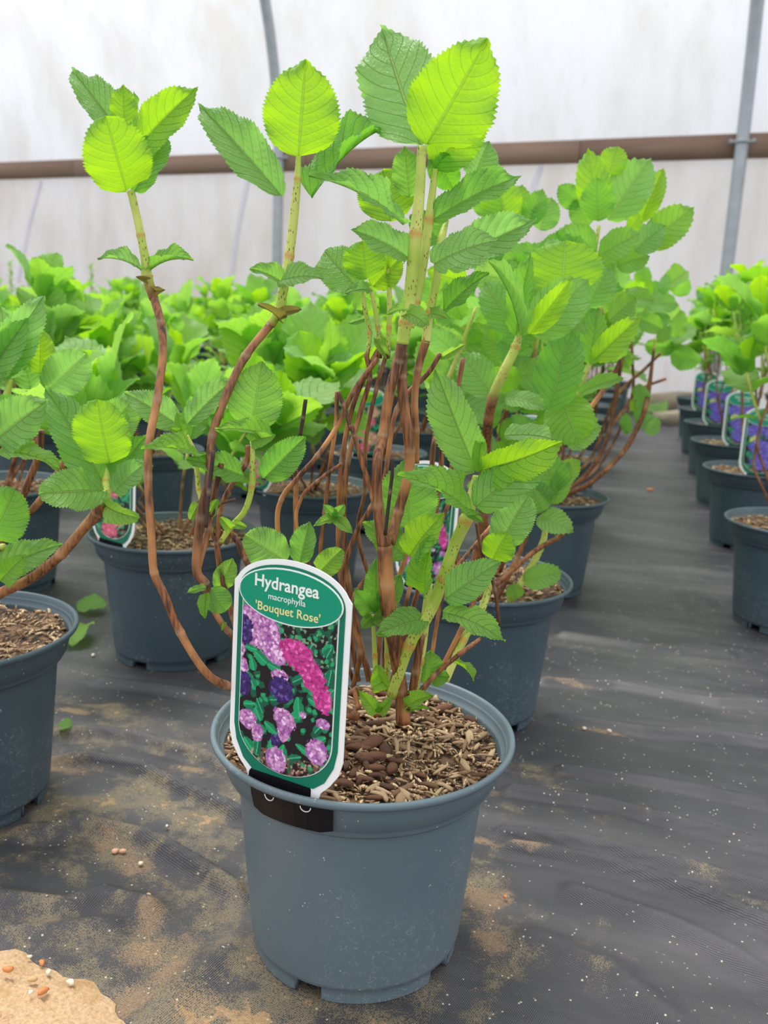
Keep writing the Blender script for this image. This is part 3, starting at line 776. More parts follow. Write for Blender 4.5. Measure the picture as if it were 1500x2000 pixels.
stems(hero, HD, [
 (12, 0, [(788, 1412, 0, 0, 15), (783, 1345, 0, 0, 12), (768, 1245, -1, 0, 13), (757, 1140, -1, 0, 13), (751, 1065, -1, 0, 15)]),
 (10, 0, [(751, 1068, -1, 0, 14), (738, 985, -1), (737, 900, -1), (748, 850, 0), (760, 770, 0), (778, 705, 0), (787, 665, 0, 0, 12)]),
 (11, 0, [(786, 672, 0, 1, 12), (792, 630, 0, 1, 13), (803, 560, 0, 1, 13), (812, 457, 0, 1, 12), (820, 370, 0, 1, 10), (824, 285, 0, 1, 9)]),
 (10, 0, [(760, 1062, 0, 0, 12), (778, 1000, 1), (797, 930, 1), (800, 880, 1), (790, 800, 1), (784, 735, 1), (787, 690, 1)]),
 (9, 0, [(800, 640, 2, 1, 9), (812, 590, 2, 1), (824, 530, 2, 1), (838, 430, 2, 1), (850, 330, 2, 1, 6)]),
 (7, 0, [(812, 905, 2), (812, 840, 2), (810, 780, 2), (817, 720, 2), (832, 665, 2, 0, 9)]),
 (8, 0, [(831, 670, 2, 1, 9), (840, 610, 2, 1), (850, 560, 2, 1), (856, 520, 2, 1), (862, 470, 2, 1), (872, 430, 3, 1, 5)]),
 (5, 0, [(742, 1050, -1, 0, 7), (728, 970, -1), (706, 900, -1), (692, 850, -1), (686, 830, -1)]),
 (3.5, 1, [(752, 1045, -2), (762, 960, -2), (766, 925, -2), (766, 895, -2)]),
 (7, .3, [(748, 1062, -1, 0, 8), (745, 1120, -.6), (752, 1200, 0), (770, 1290, 0), (786, 1390, 0)]),
 # far left long stem
 (8, 0, [(700, 1400, 0, 0, 9), (600, 1375, -1), (520, 1358, -4), (440, 1338, -7), (398, 1308, -8), (352, 1235, -8), (320, 1160, -8), (301, 1118, -8), (296, 1050, -8), (289, 930, -7.5), (292, 860, -7), (307, 780, -6), (318, 690, -5), (314, 630, -4), (300, 580, -3, 0, 8)]),
 (8, 0, [(301, 585, -3, .35, 9), (287, 540, -3, .6, 11), (285, 515, -3, 1, 9), (275, 460, -3, 1, 8), (262, 400, -3, 1, 8), (255, 372, -3, 1, 8)]),
 # second left stem
 (9, .25, [(690, 1400, 0, 0, 9), (600, 1330, -1), (500, 1275, -4), (445, 1232, -6, 0, 6), (412, 1180, -6, 0, 6), (400, 1140, -6, 0, 9), (384, 1110, -6, 0, 9), (392, 1010, -6, 0, 9), (408, 930, -6, 0, 8), (415, 850, -5, 0, 8), (445, 765, -4, 0, 8), (480, 695, -3, 0, 8), (530, 632, -2, 0, 8)]),
 (8, 0, [(528, 636, -2, .4, 9), (545, 605, -2, 1, 10), (552, 570, -2, 1, 10), (565, 500, -2, 1, 9), (575, 412, -2, 1, 9), (581, 350, -2, 1, 7), (583, 305, -2, 1, 5)]),
 (6, .2, [(386, 1115, -6), (408, 1030, -5), (420, 960, -5), (432, 905, -5)]),
 (4, .9, [(402, 1030, -7), (408, 960, -7), (417, 880, -7)]),
 (6, 0, [(470, 1250, -3), (455, 1205, -3), (432, 1120, -3), (424, 1060, -3), (430, 1035, -3)]),
 (6, 0, [(428, 1062, -3, .4), (450, 1030, -3, 1), (478, 998, -3, 1), (492, 950, -3, 1), (493, 900, -3, 1), (492, 862, -3, 1)]),
 (6, 0, [(500, 1130, -2), (478, 1090, -2), (465, 1060, -2), (445, 1035, -2)]),
 (5, 0, [(424, 1060, -3), (430, 1000, -3), (445, 960, -3), (480, 905, -3), (484, 870, -3)]),
 (5, 0, [(425, 1062, -3, 0), (412, 1035, -3, .5), (398, 990, -4, 1), (388, 955, -4, 1), (386, 930, -4, 1), (378, 880, -4, 1), (365, 850, -4, 1)]),
 (3, .8, [(412, 1010, -6), (430, 985, -6), (460, 975, -6)]),
 # arching and upright stems behind the label
 (5, 0, [(640, 1330, 3), (560, 1150, 3), (542, 1030, 3), (550, 975, 3), (580, 935, 3), (620, 890, 3), (660, 830, 4), (690, 765, 4), (738, 700, 4)]),
 (5, 0, [(650, 1330, 4), (585, 1120, 4), (578, 1030, 4), (578, 940, 4), (576, 915, 4)]),
 (4, .9, [(586, 850, 2), (592, 815, 2), (597, 780, 2)]),
 (4, 0, [(690, 1330, 4), (630, 1150, 4), (626, 1080, 4), (634, 1000, 4), (646, 900, 4), (656, 830, 4), (658, 765, 4)]),
 (3.5, 0, [(640, 1200, 3), (582, 1040, 3), (588, 975, 3), (620, 940, 3), (668, 905, 3)]),
 (5, 0, [(700, 1330, 5), (665, 1120, 5), (662, 1000, 5), (668, 900, 5), (690, 790, 5), (730, 700, 5), (742, 680, 5)]),
 (5, 0, [(720, 1330, 4), (680, 1130, 4), (672, 1000, 4), (680, 900, 4), (705, 800, 5), (722, 740, 5), (715, 690, 5)]),
 (5, 0, [(730, 1340, 3), (672, 1160, 3), (688, 1060, 3), (725, 990, 3), (750, 940, 4), (775, 800, 5), (835, 730, 5), (860, 690, 5)]),
 (4, .1, [(735, 1340, 5), (740, 1200, 5), (700, 1050, 5), (712, 960, 5), (715, 860, 5), (735, 760, 5), (755, 690, 5)]),
 (5, 0, [(750, 1350, 6), (760, 1200, 6), (835, 950, 7), (850, 860, 7), (885, 790, 8), (905, 700, 8)]),
 (5, .1, [(760, 1350, 7), (830, 1100, 8), (858, 950, 8), (862, 850, 8), (858, 760, 8)]),
 (4, 0, [(770, 1350, 6), (800, 1150, 6), (870, 1000, 8), (900, 900, 9), (900, 820, 9)]),
 (5, .2, [(690, 1340, 2), (705, 1270, 1), (690, 1220, 1), (695, 1160, 2), (740, 1100, 3)]),
 (5, 0, [(700, 1385, -1), (695, 1345, 0), (735, 1400, 0)]),
 (4, .2, [(686, 840, 0), (670, 790, 0), (660, 765, 0)]),
 # thin green shoots left of the crown
 (4.5, 0, [(716, 700, 5, .3), (722, 650, 5, 1), (712, 600, 5, 1), (708, 565, 5, 1)]),
 (4.5, 0, [(742, 700, 5, .3), (738, 640, 5, 1), (730, 590, 5, 1), (722, 560, 5, 1)]),
 (5, 0, [(757, 700, 5, .3), (760, 640, 5, 1), (760, 560, 5, 1), (752, 480, 5, 1)]),
 # speckled green sprouts on the right
 (11, 0, [(765, 1360, 0, 1), (800, 1260, -1, 1), (840, 1195, -1, 1, 12), (865, 1130, -1, 1, 12), (890, 1060, -1, 1, 12), (910, 1015, -2, 1, 13), (925, 960, -2, 1, 11), (932, 930, -2, 1, 9)]),
 (9, 0, [(805, 1370, 1, 1), (820, 1290, 1, 1), (832, 1200, 1, 1), (838, 1140, 1, 1, 7)]),
 (8, 0, [(800, 1385, 0), (812, 1310, 0), (823, 1240, 0)]),
 (5, 0, [(795, 1385, -1, 0, 7), (850, 1318, -1), (905, 1272, -1), (938, 1248, 0, 0, 4)]),
 (8, 0, [(870, 1330, 4, 1), (905, 1250, 5, 1), (945, 1180, 6, 1), (960, 1120, 7, 1)]),
 (5, 0, [(850, 1330, 5), (905, 1220, 5), (960, 1100, 7), (1000, 1040, 9)]),
 (4, 0, [(840, 1300, 5), (870, 1150, 6), (940, 1050, 8), (1010, 980, 10)]),
 (3.5, .6, [(975, 1220, 6), (966, 1150, 6), (940, 1070, 6), (930, 1020, 6)]),
 (6, 0, [(755, 1350, 2, 1), (757, 1280, 2, 1), (752, 1200, 2, 1)]),
 (5, 0, [(735, 1340, 1, 1), (732, 1280, 1, 1), (728, 1200, 1, 1)]),
])
leaves(hero, HD, """
247 373 206 226 128 -5 -8 0 .9 .1 .75 0 1
262 374 325 268 70 -3 -3 -25 .5 .3 0 .1 1
240 268 141 137 66 -2 1 15 .3 .3 .1 .5 0
243 250 240 165 52 -3 -3 0 .3 .3 .9 0 0
248 250 262 178 20 -2 -2 30 .3 .4 .5 .3 0
258 300 387 169 78 -3 -4 -15 .7 .35 .8 0 0
278 528 190 505 36 -3 -5 55 1.3 .4 .2 .6 0
289 530 378 508 34 -3 -4 -62 1.3 .5 .35 .3 0
290 548 265 540 13 -3 -4 0 1.2 .6 .4 0 10
304 568 323 566 18 -3 -4 0 1.2 .5 .5 0 10
583 306 597 115 149 -2 -4 0 .35 .12 .95 0 0
551 383 387 203 84 -3 -1 12 .5 .3 .05 .55 0 573 409
607 384 762 243 70 -1 3 -52 .9 .4 .15 .1 0 579 409
558 556 488 524 44 -2 -4 40 .7 .4 .2 .3 0
548 548 632 543 52 -4 -5 -40 1.0 .3 .2 .6 0
545 626 503 594 17 -2 -4 20 1.9 .6 .5 0 11
552 612 590 604 20 -2 -3 -10 1.6 .6 .5 .5 10
820 283 745 55 158 0 4 -10 .35 .15 .2 .75 0
834 283 952 74 172 -1 -4 12 .4 .12 .95 0 0
850 330 935 205 100 2 2 0 .5 .15 .8 0 1
848 300 888 372 60 2 3 0 .4 .3 0 0 0
925 350 955 275 70 3 3 0 .4 .2 .15 .6 0
790 438 603 342 58 -2 -5 46 1.0 .35 .05 .5 0 808 457
842 430 1018 343 66 2 3 -25 .7 .3 .1 .25 0 820 459
798 502 686 448 66 1 -2 30 .7 .3 .15 .6 0
762 432 748 332 112 5 6 0 .4 .1 .75 0 1
800 385 790 285 60 3 3 0 .4 .2 .3 .3 0
847 515 972 468 78 0 -3 -30 .7 .25 .1 .7 0 818 532
870 520 1048 428 84 7 5 -20 .5 .3 .1 .6 0
866 608 955 532 50 2 1 -35 .6 .3 0 0 0 858 612
715 546 708 470 84 4 4 0 .3 .15 .85 0 1
700 566 634 490 84 4 6 0 .4 .2 .15 .4 1
728 560 785 500 60 5 5 0 .4 .2 .85 0 0
725 566 670 574 24 4 2 30 1.0 .3 .1 .6 0
712 622 680 632 14 4 3 0 .8 .4 .3 .5 0
790 608 755 614 22 -1 -4 30 1.0 .4 .6 .4 0
795 612 835 636 40 -1 -4 -20 1.0 .3 .75 .4 1
838 612 876 622 26 2 0 -20 1.0 .3 .6 .4 0
760 700 730 660 16 5 5 0 1.2 .4 .9 .3 0
860 700 908 672 16 5 5 0 1.0 .4 .8 .3 0
690 560 740 600 60 6 6 30 .5 .2 .2 .2 0
860 470 800 420 70 4 4 20 .5 .2 .1 .2 0
# right lower shoot
928 918 850 720 92 -2 -3 -12 .3 .3 .15 .4 0
934 922 940 845 30 -3 -3 0 .3 .3 .7 0 0
940 920 1100 862 84 -3 -6 18 .8 .3 .9 0 0
928 990 1078 880 98 -4 -4 -22 .5 .25 .08 .35 0
985 850 1085 858 44 0 0 -40 .7 .3 .05 .7 0
920 1000 775 928 74 -3 -7 42 .9 .3 .4 .1 0
912 998 945 1020 18 -3 -4 0 .8 .5 .3 .2 0
870 1170 978 1096 72 -3 -4 -14 .5 .25 .15 .4 0
865 1195 987 1252 56 -3 -7 -28 1.0 .25 .45 .2 0 842 1190
962 1092 990 1040 66 0 -1 0 .7 .2 .85 0 1
975 1066 1032 968 82 1 1 -10 .4 .25 .15 .5 1
800 1085 868 1002 70 -1 -3 -18 .8 .4 .8 0 0
828 1162 850 1038 52 -1 -3 -30 .8 .4 .35 0 0
834 1206 735 1238 60 -1 -3 25 .5 .25 .15 .1 0
800 1030 790 898 118 3 3 0 .4 .2 .15 .2 0
790 1085 708 1020 66 1 0 20 .5 .25 .35 .1 0
735 1195 735 1090 50 1 1 0 .4 .3 .1 .1 0
730 1195 692 1150 46 1 -1 0 .5 .3 .1 .1 0
742 1198 784 1120 46 1 1 0 .5 .3 .1 .2 0
733 1200 760 1222 34 1 -1 0 .8 .3 .35 .1 0
728 1205 705 1228 30 1 -1 0 .8 .3 .4 .1 0
883 1292 925 1330 22 0 -1 -60 1.5 .4 .6 0 1
738 1392 700 1348 30 -2 -3 0 .8 .4 .55 .1 0
740 1392 766 1362 24 -2 -3 0 .8 .4 .6 .2 0
742 1350 738 1298 34 -1 -2 0 1.0 .3 .75 0 1
752 1328 725 1345 30 -1 -3 0 1.2 .3 .8 0 1
793 1382 848 1358 32 -1 -3 -30 1.0 .4 .5 .1 0
795 1390 840 1385 14 -1 -2 -30 1.2 .4 .5 .3 0
835 1335 842 1270 62 1 1 0 .5 .2 .2 .1 0
842 1320 878 1322 40 1 0 0 .6 .3 .2 .1 0
# left middle shoots
352 832 243 766 62 -4 -5 12 .5 .3 .1 .55 0
366 828 460 738 56 -4 -3 -22 .5 .35 .1 .5 0
372 858 400 775 56 -3 -2 -25 .4 .3 0 .1 0
358 850 345 805 20 -5 -5 0 .6 .4 .5 .1 0
350 845 330 835 16 -5 -6 0 1.0 .4 .6 .1 0
390 892 275 878 46 -5 -9 48 1.1 .3 .4 .1 0
478 930 364 896 56 -4 -6 28 .6 .2 .05 .1 0 493 940
490 838 512 705 104 -3 -3 0 .3 .2 .25 .2 0
534 852 420 838 36 -4 -6 30 1.0 .4 .45 .2 0
490 862 538 850 34 -4 -6 0 .8 .4 .5 .2 0
516 934 597 852 66 -3 -3 0 .5 .3 0 .1 0 493 941
388 985 372 1015 26 -5 -6 0 1.7 .6 .8 .2 1
410 1000 425 975 24 -5 -6 0 1.6 .6 .7 .2 1
450 1032 430 1010 22 -4 -5 0 1.8 .6 .8 .2 1
462 1024 482 1030 18 -4 -5 0 1.8 .6 .8 .2 1
560 1098 478 1045 82 0 -1 0 .4 .15 .3 .4 1
585 1100 605 1018 52 -1 -1 -15 .3 .3 .2 .2 0
622 1120 668 1072 50 0 -1 0 .5 .25 .6 .2 1
655 1010 632 985 22 2 1 0 .5 .3 .2 .3 0
655 1008 673 985 24 2 1 0 .5 .3 .2 .3 0
655 1012 612 1028 20 2 0 20 .8 .3 .5 .3 0
655 1012 688 1042 26 2 0 -10 .8 .3 .6 .3 0
402 1148 365 1158 16 -7 -8 20 1.0 .3 .4 .3 0
404 1158 400 1208 24 -7 -8 20 .8 .5 .35 0 0
412 1148 440 1195 52 -6 -6 0 .5 .2 .15 .2 1
428 1150 455 1090 44 -3 -3 0 .5 .2 .5 .2 0
440 1215 432 1232 8 -6 -7 0 .5 .3 .7 .2 0
""")

# label and clip on the front pot
hl = make_label(label_matrix((HX, HY, 0), CAMA-.49, -.04, side=-.003, lift=.187, lean_=.0), .0945, 'green and white label reading Hydrangea macrophylla Bouquet Rose in the front pot', 'rose', True, HERO_TEXT)
cp = clip_plate(None, CAMA-.44, .0925, hero); tag(cp, 'black glossy foot of the picture label'); cp['label'] = 'black glossy label clip under the rim'

# ---------------------------------------------------------------- hand-modelled neighbours
def neighbour(x, y, label, k, rz):
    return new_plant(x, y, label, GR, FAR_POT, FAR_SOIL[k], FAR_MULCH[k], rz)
AX, AY = -.633, .704; AD = Vector((AX, AY, 0)).dot(FH)
pA = neighbour(AX, AY, 'hydrangea in the pot cut by the left edge, leaning brown branch and big leaves', 0, 1.1)
stems(pA, AD, [
 (10, 0, [(-60, 1210, 0), (-10, 1165, -3), (60, 1130, -5), (120, 1082, -6), (165, 1030, -6, 0, 10), (190, 1003, -6, 0, 13), (203, 975, -6, .6, 13), (208, 940, -5, 1, 9), (212, 905, -4.5, 1, 4)]),
 (7, 0, [(-60, 1160, 3), (0, 1060, 3), (72, 985, 3), (110, 930, 3), (135, 885, 3)]),
 (7, 0, [(-50, 1160, 4), (20, 1030, 4), (52, 950, 4), (75, 890, 4), (80, 840, 4)]),
 (9, 0, [(-80, 1180, 0), (-40, 1000, 0), (0, 850, 0), (10, 790, 0, .4), (20, 740, 0, 1)]),
 (7, 0, [(-90, 1180, -2), (-30, 1090, -3), (0, 1070, -4, .4), (10, 1065, -4, 1)]),
])
leaves(pA, AD, """
205 948 88 757 96 -5 -4 14 .5 .25 .05 .2 0
214 905 190 780 110 -6 -8 -16 .5 .2 .8 0 1
205 958 75 965 86 -6 -10 20 .5 .2 .15 .35 1
222 962 290 900 56 -6 -7 -25 .5 .3 .1 .6 0
222 940 285 850 62 -5 -4 -20 .4 .3 0 0 0
200 860 262 775 80 -3 -2 0 .4 .2 .3 .3 0
205 985 272 1012 44 -6 -9 20 1.4 .3 1 .3 1
215 890 250 800 50 -4 -4 -40 .4 .3 .4 .1 0
-10 862 94 782 96 -4 -6 -18 .6 .2 .3 .5 0
-10 888 115 915 48 -4 -6 -40 1.4 .3 .6 .3 1
-30 740 86 578 82 0 2 10 .4 .3 .1 .6 0
-40 760 55 620 70 0 0 -10 .4 .3 .3 .4 0
20 740 2 600 80 1 1 10 .4 .3 .2 .6 0
-20 1055 30 955 100 -5 -6 0 .5 .2 .25 .1 1
-20 1120 122 1062 66 -4 -2 -20 .6 .25 .2 .4 0
0 1135 50 1085 50 -5 -7 -10 .6 .25 .35 .1 0
78 730 80 640 56 2 2 0 .4 .3 .85 0 0
95 760 170 690 84 2 1 0 .4 .2 .15 .5 1
60 760 40 670 60 3 3 0 .4 .3 .2 .3 0
-10 830 40 770 70 -2 -3 0 .4 .3 .3 .2 0
""")
BX, BY = -.174, 1.109; BD = Vector((BX, BY, 0)).dot(FH)
pB = neighbour(BX, BY, 'tall leafy hydrangea in the pot directly behind the front pot, beside the aisle', 1, .4)
stems(pB, BD, [
 (10, 0, [(940, 1140, 0), (945, 1000, -6), (950, 860, -12), (962, 780, -16, .4), (985, 725, -18, 1), (1008, 676, -18, 1, 9), (1016, 640, -18.5, 1, 4)]),
 (7, 0, [(960, 1140, 3), (1000, 1000, 3), (1060, 880, 3), (1100, 820, 3, .4), (1135, 740, 3, 1), (1160, 700, 3, 1)]),
 (6, 0, [(970, 1130, 5), (1040, 950, 6), (1110, 800, 8), (1140, 700, 8), (1175, 640, 8, .3), (1160, 520, 8, 1), (1170, 440, 8, 1)]),
 (5, 0, [(960, 1130, 5), (1080, 900, 8), (1180, 760, 10), (1215, 690, 10), (1205, 620, 10, .4), (1190, 540, 10, 1), (1195, 460, 10, 1)]),
 (6, 0, [(950, 1140, -2), (985, 1040, -6), (1040, 890, -8), (1075, 850, -8, .4), (1120, 780, -8, 1)]),
 (7, 0, [(985, 1190, -8, 1), (1030, 1120, -8, 1), (1060, 1060, -8, 1), (1065, 1020, -8, 1)]),
 (5, 0, [(900, 1190, -10, 0, 6), (960, 1150, -10), (1040, 1080, -10), (1090, 1050, -10), (1105, 1035, -10, 0, 7)]),
 (5, 0, [(960, 1190, -8), (1010, 1090, -8), (1050, 990, -9), (1080, 920, -9)]),
 (6, 0, [(900, 1120, 2), (880, 1000, 2), (890, 850, 3), (900, 750, 3, .4), (905, 680, 3, 1), (900, 560, 3, 1)]),
 (6, 0, [(920, 1120, 4), (960, 950, 4), (990, 800, 4), (1040, 700, 4, .4), (1050, 600, 4, 1), (1045, 480, 4, 1)]),
 (5, 0, [(905, 1120, 2), (840, 1000, 0), (850, 850, -2), (870, 760, -3, .4), (900, 680, -5, 1), (930, 600, -6, 1)]),
 (5, 0, [(915, 1120, 5), (1000, 980, 6), (985, 860, 6), (1000, 700, 6, .4), (985, 560, 6, 1), (985, 430, 6, 1)]),
])
leaves(pB, BD, """
1008 655 1038 493 50 -19 -20 -20 .3 .4 .1 .1 0
1034 652 1118 540 50 -20 -22 10 .4 .3 .9 0 0
1040 655 1150 545 100 -18 -18 -10 .4 .2 .12 .3 0
1006 650 945 550 76 -18 -16 10 .5 .2 .05 .1 0
1015 655 948 505 26 -21 -22 60 .9 .5 .3 .4 0
1098 572 1104 470 148 -10 -10 0 .4 .1 .9 0 1
1150 600 1190 520 70 -8 -8 0 .4 .2 .2 .3 0
1072 800 1120 640 96 -14 -14 -10 .4 .2 .1 .1 0
1160 705 1252 616 54 -10 -12 0 .4 .3 .85 0 0
1152 712 1168 600 52 -9 -9 0 .4 .3 .15 .1 0
1130 770 1222 738 34 -10 -12 -30 .8 .3 .5 .2 0
985 778 1068 798 42 -16 -18 -30 1.0 .25 .3 .5 0
962 772 900 688 72 -14 -12 0 .4 .2 .1 .3 0
1095 775 1130 865 96 -12 -14 0 .6 .2 .8 0 1
1105 865 1176 832 54 -12 -14 -10 .7 .25 .35 .5 0
1100 760 1060 700 60 -12 -12 0 .4 .2 .3 0 0
1120 800 1080 870 60 -11 -12 0 .6 .2 .2 .2 0
1025 1135 1098 1118 50 -9 -12 -10 .8 .2 .35 .3 1
1010 1170 1000 1140 34 -9 -9 0 .8 .3 .5 .1 1
1052 1008 1120 1040 54 -10 -13 -20 .9 .2 .4 .3 0
1085 965 1062 880 70 -10 -10 0 .4 .3 .2 .1 0
1080 985 1112 900 40 -10 -10 0 .4 .3 .3 .2 0
1060 1000 1030 930 60 -10 -10 0 .4 .3 .2 .2 0
1168 428 1148 290 66 6 6 0 .4 .2 .85 0 0
1168 432 1165 345 66 4 3 0 .4 .2 .3 .1 0
1188 345 1206 286 54 8 8 0 .4 .2 .9 0 1
1188 430 1272 308 88 8 8 -8 .4 .2 .15 .4 0
1250 435 1296 328 46 10 10 0 .4 .3 .85 0 0
1262 480 1356 404 72 8 6 -10 .5 .2 .5 .1 0
1240 490 1300 440 60 7 6 -20 .6 .2 .1 .6 0
1172 500 1252 455 62 5 2 -20 .7 .2 .6 .3 0
1165 490 1085 452 66 5 3 20 .6 .2 .3 .2 0
1230 450 1250 420 30 4 3 0 .5 .2 .9 0 1
1132 402 1090 362 46 9 9 0 .4 .2 .1 .1 0
1150 440 1120 385 50 9 9 0 .4 .2 .2 .2 0
1205 520 1270 500 50 9 8 -20 .5 .2 .5 .2 0
985 432 972 345 80 6 6 0 .4 .2 .85 0 0
958 425 942 350 60 7 7 0 .4 .2 .3 .1 0
1030 440 1060 368 46 7 7 0 .4 .2 .4 .1 0
1055 450 1078 385 56 7 7 0 .4 .2 .3 .4 0
1000 430 1020 360 60 8 8 0 .4 .2 .6 .1 0
""", 1)
def scatter_leaves(root, D, n, x0, y0, x1, y1, o0, o1, seed, up=.8, size=(70, 110)):
    r = random.Random(seed)
    for i in range(n):
        bx, by = r.uniform(x0, x1), r.uniform(y0, y1); off = r.uniform(o0, o1)/100; an = r.gauss(0, 1.0)*(1 if r.random() < up else 2)
        L = r.uniform(*size); B = P(bx, by, D+off); T = P(bx+L*math.sin(an), by-L*math.cos(an), D+off+r.uniform(-.03, .02))
        put_leaf(root, B, T, L*r.uniform(.6, .8)*pxm(B), r.uniform(-40, 40), r.choice([.4, .6, .9]), r.choice([.2, .3]), r.choice([.05, .2, .3, .5, .85]), r.choice([0, .2, .5]), 0, r.choice([0, 0, 1]), 1, i % 5)
scatter_leaves(pB, BD, 52, 850, 500, 1110, 800, -6, 12, 3)
scatter_leaves(pB, BD, 16, 900, 820, 1120, 1000, -4, 8, 4, size=(50, 80))
scatter_leaves(pB, BD, 14, 1090, 500, 1230, 720, 2, 12, 14, size=(60, 90))

# ---------------------------------------------------------------- generated plants of the field
PROTO = []
def make_proto(seed, nst, hgt, bare, spread, big):
    """list of (name, mesh, matrix, colour) for one bush, origin at the pot base"""
    r = random.Random(seed); out = []
    for i in range(nst):
        a = r.random()*6.283; R1 = .03*r.random(); R2 = spread*math.sqrt(r.random()); h = hgt*r.uniform(.72, 1.1)
        p0 = Vector((R1*math.cos(a), R1*math.sin(a), .165)); top = Vector((R2*math.cos(a), R2*math.sin(a), .175+h))
        mid = p0.lerp(top, .45)+Vector((r.gauss(0, .012), r.gauss(0, .012), -.01)); gz = p0.lerp(top, bare)+Vector((r.gauss(0, .006), r.gauss(0, .006), 0))
        me = stem_mesh([p0, mid*.6+p0*.4, mid, gz, gz.lerp(top, .5), top], [.0028, .0026, .0024, .0024, .0028, .0022], [0, 0, 0, .3, 1, 1], 3, 6, (2, 3))
        me.materials.append(M_STEM); out.append(('stem', me, Matrix(), (r.random()*.4, 0, 0, 1)))
        d = (top-gz).normalized(); ph = r.random()*3.14; ax = d.orthogonal().normalized(); ay = d.cross(ax)
        for lv, (t, el, sz) in enumerate(((1.0, 66, .95), (.96, 50, 1.05), (.62, 26, .95), (.15, 8, .6))):
            if lv == 3 and r.random() < .5: continue
            for k in (0, 1):
                phi = ph+lv*1.571+k*3.1416+r.gauss(0, .2); e = math.radians(el+r.gauss(0, 9)); L = big*sz*r.uniform(.8, 1.2)
                rad_ = ax*math.cos(phi)+ay*math.sin(phi); di = rad_*math.cos(e)+d*math.sin(e)
                B = gz.lerp(top, t)+rad_*.006; T = B+di*L; n = (d*math.cos(e)-rad_*math.sin(e))
                me = leaf_mesh(1, r.choice((0, 0, 1)), r.choice((.4, .7, 1.0)), r.choice((.2, .3)), 1, r.randrange(4))
                out.append(('leaf', me, leaf_matrix(B, T, n, L*r.uniform(.6, .78)), (max(0, min(1, r.gauss(.35 if lv > 0 else .7, .22))), r.choice((0, .2, .45)), 0, 1)))
    return out
for i, a in enumerate(((1, 7, .27, .56, .13, .112), (2, 8, .25, .52, .14, .116), (3, 6, .28, .60, .12, .116), (4, 7, .25, .5, .15, .110), (5, 8, .33, .66, .12, .086), (6, 9, .31, .62, .13, .084))):
    PROTO.append(make_proto(*a))
TOPPROTO = [p for p in PROTO]
def field_plant(x, y, label, k, rz, sc=1.0, simple_=False):
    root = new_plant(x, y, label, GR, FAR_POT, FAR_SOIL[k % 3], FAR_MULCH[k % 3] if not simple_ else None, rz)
    for nm, me, m, c in PROTO[k]:
        o = bpy.data.objects.new(nm, me); C.objects.link(o); o.parent = root
        if sc != 1.0:
            z = Matrix.Translation((0, 0, .17)) @ Matrix.Diagonal((1, 1, sc, 1)) @ Matrix.Translation((0, 0, -.17))
            o.matrix_local = (z @ m) if nm == 'stem' else Matrix.Translation((0, 0, (m.translation.z-.17)*(sc-1))) @ m
        else: o.matrix_local = m
        o.color = c
    return root
ORD = ['first', 'second', 'third', 'fourth', 'fifth', 'sixth', 'seventh', 'eighth', 'ninth', 'tenth', 'eleventh', 'twelfth', 'thirteenth', 'fourteenth', 'fifteenth']
fr = random.Random(21); cnt = 0
# the pot left of centre with its own label
CX, CY = -.632, 1.15
pC = field_plant(CX, CY, 'low leafy hydrangea in the pot left of the front pot, with the pink-flower label', 3, 2.0, .7)
cols = [(-.174, [1.735, 2.24, 2.75, 3.25, 3.76, 4.26, 4.8, 5.35]), (-.60, [1.58, 2.08, 2.56, 3.06, 3.55, 4.05, 4.6, 5.2, 5.8]), (-1.06, [1.32, 1.8, 2.3, 2.8, 3.3, 3.8, 4.35, 4.95, 5.6])]
for j in range(3, 11):
    X = -1.06-.45*(j-2); ys = [1.5+.5*i+fr.uniform(-.04, .04) for i in range(12)]
    cols.append((X, [y for y in ys if X > -.80*y-.35 and y < 6.5-.16*(X-.4)-.45]))
for ci, (X, ys) in enumerate(cols):
    for ri, Y in enumerate(ys):
        if ci > 2 and X < -.8*Y-.3: continue
        wh = 'right beside the aisle' if ci == 0 else '%s column left of the front pot' % ORD[ci-1]
        nth = ri+1 if ci == 0 else ri
        lab = 'potted hydrangea, left field, %s, %s pot back' % (wh, ORD[ri+(2 if ci < 2 else 0)])
        x, y = X+fr.uniform(-.03, .03), Y+fr.uniform(-.03, .03); k = fr.randrange(6)
        fp = field_plant(x, y, lab, k, fr.random()*6.28, fr.uniform(.82, 1.1) if ci else 1.25, Y > 3.2); cnt += 1
        if ci == 0 and ri == 0: pD = fp
rcols = [(.285, [1.668, 2.28, 2.81, 3.35, 3.9, 4.5]), (.75, [2.3, 2.85, 3.4, 3.9, 4.5, 5.1]), (1.2, [3.4, 3.9, 4.5, 5.1])]
for ci, (X, ys) in enumerate(rcols):
    for ri, Y in enumerate(ys):
        wh = ('nearest the aisle', 'second from the aisle', 'third from the aisle')[ci]
        lab = 'potted hydrangea right of the aisle, %s pot back in the column %s' % (ORD[ri], wh)
        k = 4+fr.randrange(2) if not (ci == 0 and ri < 1) else 4
        field_plant(X+fr.uniform(-.01, .01), Y, lab, k, fr.random()*6.28, 1.0 if ri == 0 and ci == 0 else fr.uniform(1.05, 1.25), Y > 3.2); cnt += 1

